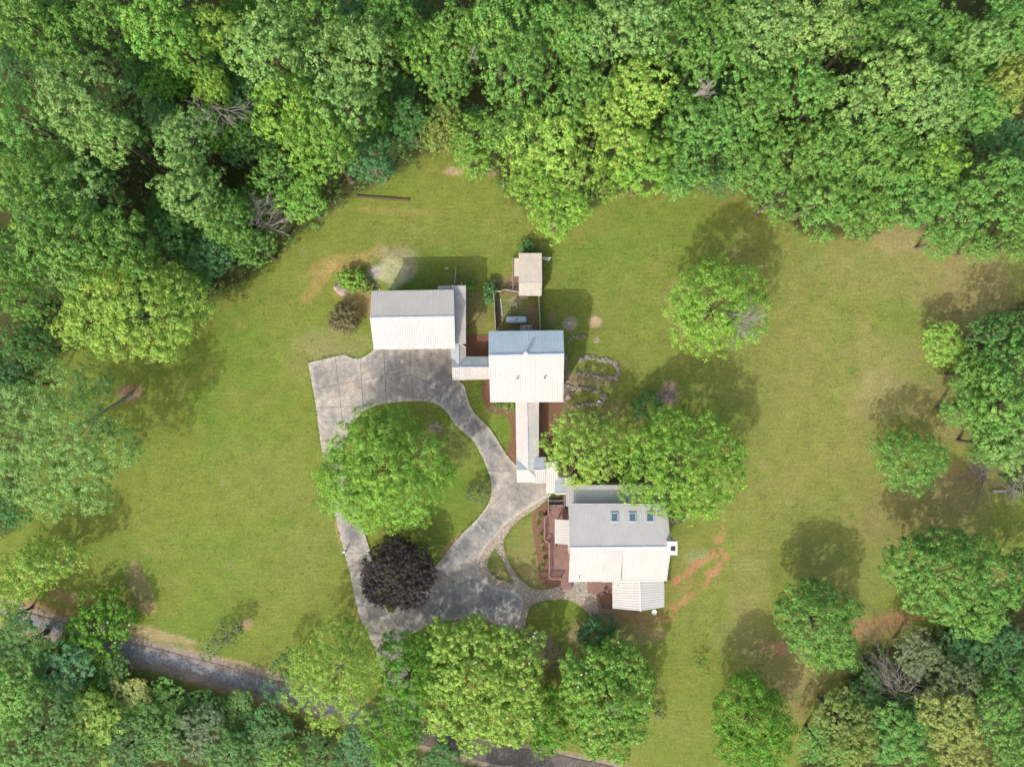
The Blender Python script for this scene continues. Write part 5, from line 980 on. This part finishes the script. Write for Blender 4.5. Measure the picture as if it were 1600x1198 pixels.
# --- woodland: shared crowns and trunks, one pair per growth form
PROTO = []
for i in range(14):
    Rp, zt = 6.0, 18.0; L = tree_lobes(Rp, zt, 100 + i, n=7 + (i * 3) % 11, irregular=.4); L = [(x, y, z, a, b, c) for x, y, z, a, b, c in L]
    cm = leaf_mesh('crown', L, 200 + i, ls=(.29, .24, .33)[i % 3], dens=1.15, rc=(.60, .52, .7)[i % 3], k=30, core=.35, sprig=.2, low=-.15)
    tb = trunk_mb(Rp, zt, L, 300 + i); tm = bpy.data.meshes.new('trunk'); tm.from_pydata(tb.v, [], tb.f); tm.materials.append(M['bark']); PROTO.append((cm, tm))
WOOD = [  # px, py, r px, top height, colour, label
 (30,25,62,21,'mid','mid green crown in the very top left corner of the woods'),(95,60,50,18,'mid','rounded crown just right of the top left corner tree'),(125,150,72,23,'pale','broad pale crown of the upper left woods, second from the corner'),
 (30,185,62,21,'mid','crown at the left edge below the top left corner trees'),(175,215,50,22,'pale','pale crown adjoining the broad pale one in the upper left woods'),(170,35,48,18,'mid','crown touching the top edge left of the dark hollow'),
 (255,45,56,20,'bright','bright crown at the top edge above the dark hollow'),(300,85,44,19,'bright','lit crown right of the dark hollow in the upper left woods'),(345,55,44,18,'lime','yellow-green crown at the top edge, upper left woods'),
 (240,130,46,10,'teal','low dark bluish crown deep in the hollow of the upper left woods'),(230,185,40,9,'dark','low shaded crown at the bottom of the dark hollow'),(335,140,32,15,'lime','narrow yellow-green crown beside the grey snag'),
 (420,80,64,23,'pale','tall pale crown at the top, left of the centre woods'),(455,170,58,22,'bright','bright crown below the tall pale one in the upper woods'),(505,225,60,21,'bright','big lit crown hanging over the lawn notch from the left'),
 (560,95,66,23,'pale','tallest pale crown at the top between the left and middle woods'),(545,170,56,22,'pale','pale crown directly below the tallest pale one'),(490,25,52,20,'mid','crown at the top edge between two pale giants'),
 (610,25,46,20,'mid','crown cut by the top edge right of the tallest pale crown'),(655,75,50,17,'bright','mid height lit crown right of the tallest pale crown'),(585,250,40,12,'teal','low soft conifer-like tree above the lawn notch'),
 (60,290,66,21,'mid','crown at the left edge of the woods, level with the grey snags'),(140,300,56,18,'pale','pale crown in the middle of the left woods'),(95,370,70,21,'mid','large crown of the left woods above the bright maple'),
 (25,400,50,19,'mid','crown cut by the left edge above the dark gap'),(190,380,56,19,'mid','crown of the left woods touching the bright maple from above'),(290,215,48,17,'pale','pale crown left of the grey snag'),
 (300,300,56,18,'pale','light crown facing the lawn in the left woods'),(350,340,46,15,'mid','crown at the lawn edge just left of the leafless snag'),(265,365,46,13,'dark','shaded crown behind the front row of the left woods'),
 (385,215,42,12,'dark','dark crown in the second hollow of the upper left woods'),(430,270,40,13,'mid','crown between the second hollow and the lawn'),(475,315,44,11,'bright','bright low crown at the lawn edge right of the leafless snag'),
 (395,385,38,12,'mid','small lit crown at the lawn edge left of the lawn notch'),(330,400,40,10,'teal','low bluish crown at the foot of the left woods'),(300,440,34,8,'dark','dark low crown at the lawn edge behind the bright maple'),
 (45,470,46,17,'mid','crown at the left edge under the dark gap'),(50,540,44,13,'dark','shaded crown at the left edge above the pale trunk tree'),(110,430,40,16,'pale','pale crown left of the bright maple'),
 (20,600,40,12,'teal','dark bluish crown cut by the left edge beside the pale trunk tree'),(15,790,40,9,'dark','dark crown at the left edge below the pale trunk tree'),
 (710,60,52,18,'mid','crown near the top edge left of the bare hanging limb'),(700,120,44,15,'mid','green crown under the bare hanging limb'),(780,40,56,20,'mid','wide crown at the top edge right of the bare hanging limb'),
 (810,120,60,20,'mid','large even crown in the middle of the top woods'),(870,40,52,19,'mid','crown at the top edge above the middle of the woods'),(800,205,46,15,'mid','rounded crown above the yellow-green group'),
 (640,190,44,12,'dark','shaded crown above the lawn notch'),(690,200,40,11,'olive','dull crown at the tip of the lawn notch'),(735,215,42,12,'bright','lit crown right of the lawn notch tip'),(740,255,34,8,'bright','lowest crown right of the lawn notch touching the grass'),
 (905,60,50,19,'mid','crown right of the top centre of the woods'),(960,45,58,21,'pale','silvery crown at the top edge, right of centre'),(1000,40,44,20,'pale','second silvery crown at the top edge'),(905,145,50,18,'mid','green crown behind the yellow-green group'),
 (940,180,46,17,'lime','uppermost tuft of the yellow-green group'),(995,150,52,18,'lime','yellow-green crown furthest right at the back of its group'),(855,225,58,17,'lime','left back crown of the yellow-green group'),(835,270,50,15,'bright','left front crown of the yellow-green group'),
 (900,265,48,15,'lime','middle crown of the yellow-green group'),(870,330,54,14,'bright','forward crown of the yellow-green group nearest the shed'),(970,220,52,17,'lime','right middle crown of the yellow-green group'),(1010,260,48,14,'bright','right front crown of the yellow-green group'),
 (950,285,34,9,'bright','low crown at the lawn edge below the yellow-green group'),(1050,70,52,19,'mid','crown below the top edge above the bare right branch'),(1060,20,46,18,'mid','crown cut by the top edge above the bare right branch'),(1075,190,50,16,'mid','green crown below the bare right branch'),
 (1060,270,46,12,'mid','lawn edge crown right of the yellow-green group'),(1110,90,54,20,'mid','crown right of the bare right branch'),(1135,30,52,20,'mid','crown at the top edge two thirds across'),(1190,60,60,22,'pale','large lit crown at the top edge two thirds across'),
 (1270,45,60,22,'pale','large lit crown beside the previous one towards the right'),(1180,150,58,20,'mid','broad crown behind the shadowed corner of the lawn'),(1250,140,54,21,'mid','crown in the middle of the upper right woods'),(1130,200,46,16,'mid','crown right of the yellow-green woods'),
 (1120,275,40,9,'teal','low bluish crown at the lawn edge above the lone tree'),(1165,260,48,12,'mid','lawn edge crown above the lone bright tree'),(1225,240,54,17,'mid','crown above the long shadow on the lawn'),(1215,310,46,11,'mid','lawn edge crown where the long shadow starts'),
 (1300,230,56,18,'mid','crown above the right lawn bay'),(1290,310,54,14,'mid','large lawn edge crown left of the right lawn bay'),(1355,325,44,11,'mid','small lawn edge crown at the right lawn bay'),(1340,170,56,20,'pale','pale crown in the upper right woods'),
 (1400,125,62,23,'pale','tallest silvery crown of the upper right woods'),(1450,165,54,22,'pale','silvery crown right of the tallest one'),(1380,235,54,19,'mid','crown below the tallest silvery one'),(1345,50,50,18,'mid','crown at the top edge above the tallest silvery one'),
 (1415,35,50,18,'mid','crown near the top right, cut by the edge'),(1475,70,50,16,'mid','shaded crown near the top right'),(1455,250,52,18,'bright','yellowish crown above the dark right gap'),(1430,310,52,15,'mid','lawn edge crown right of the right lawn bay'),
 (1500,330,52,14,'mid','crown over the far right lawn edge'),(1520,75,48,19,'pale','pale crown near the top right corner'),(1580,40,50,18,'mid','crown in the very top right corner'),(1575,130,44,17,'olive','reddish tinged crown at the right edge'),
 (1530,170,44,15,'mid','crown left of the reddish tinged one'),(1500,120,40,15,'mid','crown between the pale top right ones'),(1560,210,40,8,'teal','low dark crown in the right gap of the woods'),(1590,240,34,7,'dark','low dark crown cut by the right edge in the gap'),
 (1560,290,52,16,'mid','crown below the dark right gap'),(1600,320,50,15,'mid','crown cut by the right edge below the dark gap'),(1590,380,36,10,'mid','small crown at the right edge above the shadowed grass'),(1470,375,34,8,'mid','low shrubby crown reaching onto the right lawn'),(1530,388,28,7,'mid','smallest shrubby crown at the far right lawn edge'),
 (1475,537,36,6.5,'lime','small yellow-green tree standing before the right woods'),(1560,525,54,12,'dark','dark crown at the top of the right edge group'),(1600,560,50,14,'mid','crown cut by the right edge below the dark one'),(1525,585,40,10,'mid','lit front crown of the right edge group'),
 (1560,640,56,14,'mid','large crown in the middle of the right edge group'),(1510,640,38,10,'mid','crown reaching furthest left in the right edge group'),(1590,700,52,14,'pale','pale crown at the bottom of the right edge group'),(1550,695,40,11,'mid','crown above the twiggy grey bushes at the right edge'),
 (1595,880,30,7,'dark','dark crown cut by the right edge beside the oval tree'),(1560,1010,44,8,'teal','dark bluish crown below the wide oval tree'),(1500,1005,40,7,'teal','low bluish crown in the lower right woods'),(1590,1050,44,10,'dark','dark crown at the lower right edge'),
 (1430,1020,38,9,'grey','wispy grey-green crown in the lower right woods'),(1490,1060,44,10,'grey','second wispy grey-green crown further right'),(1400,1150,50,9,'mid','crown at the bottom edge, lower right woods'),(1310,1120,50,10,'olive','olive crown at the start of the lower right woods'),
 (1335,1165,46,10,'olive','olive crown cut by the bottom edge'),(1280,1160,36,8,'mid','crown between the dark glossy tree and the olive ones'),(1350,1085,34,6,'dark','low dark crown under the leafless grey tree'),(1480,1120,50,12,'yellow','yellowish crown of the lower right woods'),
 (1500,1165,46,11,'yellow','yellowish crown cut by the bottom edge'),(1555,1110,50,11,'mid','green crown right of the yellowish pair'),(1590,1170,46,11,'mid','crown in the bottom right corner'),(1440,1110,30,7,'dark','dark crown left of the yellowish pair'),(1550,1060,34,7,'dark','dark crown above the green one, lower right'),
 (22,962,30,5,'lime','small lit crown hanging over the left end of the gravel road'),
 (30,1010,50,12,'dark','dark crown at the left edge below the gravel road'),(25,1080,52,14,'mid','crown at the lower left edge'),(95,1045,40,9,'teal','bluish crown below the left magnolia'),(85,1110,48,12,'mid','crown in the lower left woods near the corner'),
 (30,1165,46,12,'mid','crown in the bottom left corner'),(170,1060,34,8,'dark','small dark crown touching the gravel road'),(150,1130,46,11,'lime','bright crown of the lower left woods'),(205,1090,34,9,'yellow','yellow crown below the gravel road'),
 (110,1180,40,11,'mid','crown at the bottom edge near the left corner'),(200,1165,42,10,'mid','crown at the bottom edge, lower left woods'),(260,1100,34,7,'mid','low crown below the middle of the gravel road'),(255,1150,44,10,'mid','green crown under the gravel road'),
 (310,1150,44,10,'grey','soft grey-green crown in the lower woods'),(315,1105,32,7,'dark','shaded crown edging the gravel road'),(370,1115,38,8,'mid','crown at the right end of the visible gravel road'),(355,1175,42,11,'mid','crown cut by the bottom edge below the road'),
 (420,1150,40,9,'dark','dark crown left of the bright airy tree base'),(440,1185,36,10,'bright','bright crown cut by the bottom edge'),(500,1180,36,8,'dark','dark crown under the bright airy tree'),(560,1170,34,7,'teal','low bluish crown at the bottom edge'),(620,1185,34,9,'bright','small bright crown at the bottom edge'),(690,1190,30,6,'dark','small dark crown at the bottom edge before the road'),
]
BY = {}
for i, (x, y, r_, zt, kind, lab) in enumerate(WOOD):
    if y > 980 and x < 720: zt = zt * (.42 if y < 1120 and x > 140 else .55 if x > 140 else .65); r_ = r_ * 1.14
    elif y > 1000: zt = zt * .8
    elif x > 1450 and 450 < y < 900: zt = zt * .9
    if y > 1000 and x < 720 and kind == 'mid': kind = ('deepwood', 'dark', 'mid')[i % 3]
    kind = {'bright': 'fresh', 'lime': 'limewood'}.get(kind, kind) if not (760 < x < 1040) else kind
    cm, tm = PROTO[(i * 5 + 3) % 14]; z = zt * .72; R = r_ * 1.12 * K * (1 - z / H); s = R / 6.0; sz = zt / 18.0
    BY[lab] = put_tree(x, y, zt, lab, kind, cm, tm, (s, s * random.uniform(.9, 1.1), sz * .97), 'trees of the surrounding woods', rot=random.uniform(0, 6.28), name='woodland_tree')
# low shaded growth between the crowns, and the woods carrying on beyond the picture
def wood_pt(): 
    while True:
        x, y = random.uniform(20, 1580), random.uniform(40, 1170)
        for w in WOODS:
            a = np.array([x]), np.array([y])
            if inside(*a, w)[0] and dist_poly(*a, w)[0] > 22 and dist_poly(*a, ROADC, False)[0] > 34: return x, y
for i in range(190):
    x, y = wood_pt(); cm, tm = PROTO[i % 14]; s = random.uniform(.38, .62) if y < 700 else random.uniform(.25, .42); p = P(x, y); zt = random.uniform(7, 12) if y < 700 else random.uniform(3, 5)
    t = empty('understory_tree', (p.x, p.y, 0), 'low shaded tree filling a gap between the taller crowns of the woods', 'tree', 'low trees under the woods canopy')
    for nm, me in (('trunk', tm), ('crown', cm)):
        o = bpy.data.objects.new(nm, me); COL.objects.link(o); o.parent = t; o.scale = (s, s, zt / 18); o.rotation_euler.z = random.uniform(0, 6.28)
        if nm == 'crown': o.color = colour(random.choice(['dark', 'teal', 'mid', 'deep']))
cnt = 0
while cnt < 70:
    x, y = random.uniform(-420, 2020), random.uniform(-380, 1560)
    if -40 < x < 1640 and -30 < y < 1230: continue
    if dist_poly(np.array([x]), np.array([y]), ROADC, False)[0] < 50: continue
    if x < -20 and 520 < y < 1250: continue
    if y > 1150 and x < 900 and y < 1300: continue
    p = P(x, y); cm, tm = PROTO[cnt % 14]; s = random.uniform(.85, 1.25); zt = random.uniform(9, 19) if y < 500 else random.uniform(7, 12)
    t = empty('outer_tree', (p.x, p.y, 0), 'woodland tree carrying the woods on beyond the edge of the view', 'tree', 'trees beyond the view')
    for nm, me in (('trunk', tm), ('crown', cm)):
        o = bpy.data.objects.new(nm, me); COL.objects.link(o); o.parent = t; o.scale = (s, s, zt / 18); o.rotation_euler.z = random.uniform(0, 6.28)
        if nm == 'crown': o.color = colour(random.choice(['mid', 'mid', 'bright', 'pale', 'dark']))
    cnt += 1
# undergrowth along and inside the woods: one uncountable mass
pts = []
g_ = np.random.default_rng(91)
while len(pts) < 2300:
    x, y = g_.uniform(-60, 1660), g_.uniform(-60, 1250)
    for w in WOODS:
        a = np.array([x]), np.array([y])
        if inside(*a, w)[0]:
            d = dist_poly(*a, w)[0]
            if (d < 30 or g_.random() < .75) and dist_poly(*a, ROADC, False)[0] > 26: p = P(x, y); s = g_.uniform(.5, 1.3); pts.append((p.x, p.y, s * .5, s, s, s * .8))
            break
co, qd, tint = [], [], []
for blk in range(0, len(pts), 300):
    c_, q_, t_ = leaf_cloud([tuple(p) for p in pts[blk:blk + 300]], 500 + blk, ls=.26, dens=.75, rc=.45, k=9, core=0, low=0); qd.append(q_ + sum(len(k_) for k_ in co)); co.append(c_); tint.append(t_)
co, qd, tint = np.concatenate(co), np.concatenate(qd), np.concatenate(tint); me = np_mesh('undergrowth', co, qd, M['leaf']); at = me.color_attributes.new('tint', 'FLOAT_COLOR', 'POINT'); c_ = np.ones((len(co), 4), np.float32); c_[:, :2] = tint; at.data.foreach_set('color', c_.ravel())
o = link('undergrowth', me); o.color = (.15, .29, .08, 1); tag(o, 'low green undergrowth along the edge and floor of the woods', 'undergrowth', kind='stuff')

# --- dead and leafless wood
dead_tree('pale leafless snag at the lawn edge of the left woods', (405,345), (425,330), 6, 12, 61, 3, .12, 'dead', .6, n=5)
dead_tree('grey broken snag in the second hollow of the upper left woods', (330,165), (358,205), 13, 16, 62, 3, .10, 'dead', .45, n=3)
dead_tree('', (742,72), (750,112), 16.5, 17.5, 63, 2, .09, 'dead', .3, n=3, kids=1, parent=BY['green crown under the bare hanging limb'])
dead_tree('', (1085,150), (1120,128), 17.5, 19, 64, 3, .08, 'dead', .4, n=4, parent=BY['crown right of the bare right branch'])
dead_tree('leafless grey tree leaning left in the lower right woods', (1412,1095), (1356,1040), 2, 7.5, 65, 3, .05, 'dead', .42, n=7, kids=2)
dead_tree('thicket of purple-grey bare twigs at the right edge', (1540,750), (1520,728), .2, 4.0, 66, 3, .06, 'dead_dark', .6, n=9, name='bare_shrub', cat='bare shrub')
dead_tree('pale fallen brush below the right edge trees', (1598,775), (1572,750), .5, 2.5, 67, 3, .07, 'dead', .5, n=6, name='brush_pile', cat='brush')
dead_tree('thin bare twigs along the lawn notch in the upper woods', (560,258), (625,262), 6, 8, 68, 2, .05, 'dead', .3, n=4)
dead_tree('dark crooked bare trunk at the foot of the left woods', (250,375), (245,350), 8, 12, 69, 2, .12, 'dead_dark', .4, n=2)

# weeds, clover and longer tufts standing in the mown grass
g_ = np.random.default_rng(17); n = 15000
ux, uy = g_.uniform(-20, 1620, n), g_.uniform(230, 1215, n); keep = fbm(ux, uy, 40, 4, 201) + g_.uniform(-.22, .22, n) > .58
for w in WOODS: keep &= ~inside(ux, uy, w)
keep &= ~(inside(ux, uy, DRIVE) & ~inside(ux, uy, HOLE)); keep &= ~inside(ux, uy, PATH) | inside(ux, uy, PHOLE); keep &= dist_poly(ux, uy, ROADC, False) > 20
for x0, y0, x1, y1 in ((575, 445, 765, 600), (760, 512, 885, 632), (800, 612, 860, 760), (830, 740, 1050, 960)): keep &= ~((ux > x0) & (ux < x1) & (uy > y0) & (uy < y1))
ux, uy = ux[keep], uy[keep]
ex, ey = [], []
for loop in (D_OUT, D_IN, PATH, PHOLE):          # ragged grass where the lawn meets paving
    for (xa, ya), (xb, yb) in zip(loop, loop[1:] + loop[:1]):
        if min(ya, yb) > 1030 or (640 > max(xa, xb) > 590 and ya < 560) or (min(xa, xb) > 575 and max(ya, yb) < 562): continue
        n_ = int(math.hypot(xb - xa, yb - ya) / 1.6 + random.random())
        for _ in range(n_): u_ = random.random(); ex.append(xa + (xb - xa) * u_ + random.gauss(0, 1.0)); ey.append(ya + (yb - ya) * u_ + random.gauss(0, 1.0))
ex, ey = np.array(ex), np.array(ey); ek = (dist_poly(ex, ey, D_OUT) < 60) & ~((ex > 745) & (dist_poly(ex, ey, D_OUT) < 3.5) & (ey > 772) & (ey < 990)) & ~((ex > 700) & (ex < 1045) & (ey > 510) & (ey < 632)) & ~((ex > 800) & (ex < 1045) & (ey > 700) & (ey < 775)); ux = np.concatenate([ux, ex[ek]]); uy = np.concatenate([uy, ey[ek]]); m = len(ux); kk = np.repeat(np.arange(m), 7); c0 = np.stack([(ux - 800) * K, (599 - uy) * K, np.zeros(m)], 1)
pos = c0[kk] + g_.normal(0, .16, (m * 7, 3)) * [1, 1, 0] + np.stack([np.zeros(m * 7)] * 2 + [g_.uniform(.03, .13, m * 7)], 1)
nor = unit(g_.normal(0, .45, (m * 7, 3)) + [0, 0, 1]); t_ = unit(np.cross(nor, g_.normal(size=(m * 7, 3)))); b_ = np.cross(nor, t_); L_ = g_.uniform(.04, .10, (m * 7, 1))
co = np.stack([pos - t_ * L_, pos - b_ * L_ * .4, pos + t_ * L_, pos + b_ * L_ * .4], 1).reshape(-1, 3)
me = np_mesh('lawn_tufts', co, np.arange(len(co)).reshape(-1, 4), M['leaf']); at = me.color_attributes.new('tint', 'FLOAT_COLOR', 'POINT'); c_ = np.ones((len(co), 4), np.float32)
tv = np.repeat(np.where(g_.random(m) < .8, g_.uniform(.72, 1.05, m), g_.uniform(1.3, 1.7, m))[kk], 4); c_[:, 0] = tv; c_[:, 1] = np.repeat(np.where(g_.random(m) < .8, .51, .47)[kk], 4); at.data.foreach_set('color', c_.ravel())
o = link('lawn_tufts', me); o.color = (.135, .21, .04, 1); tag(o, 'scattered weeds and longer tufts standing in the mown lawn', 'grass', kind='stuff')
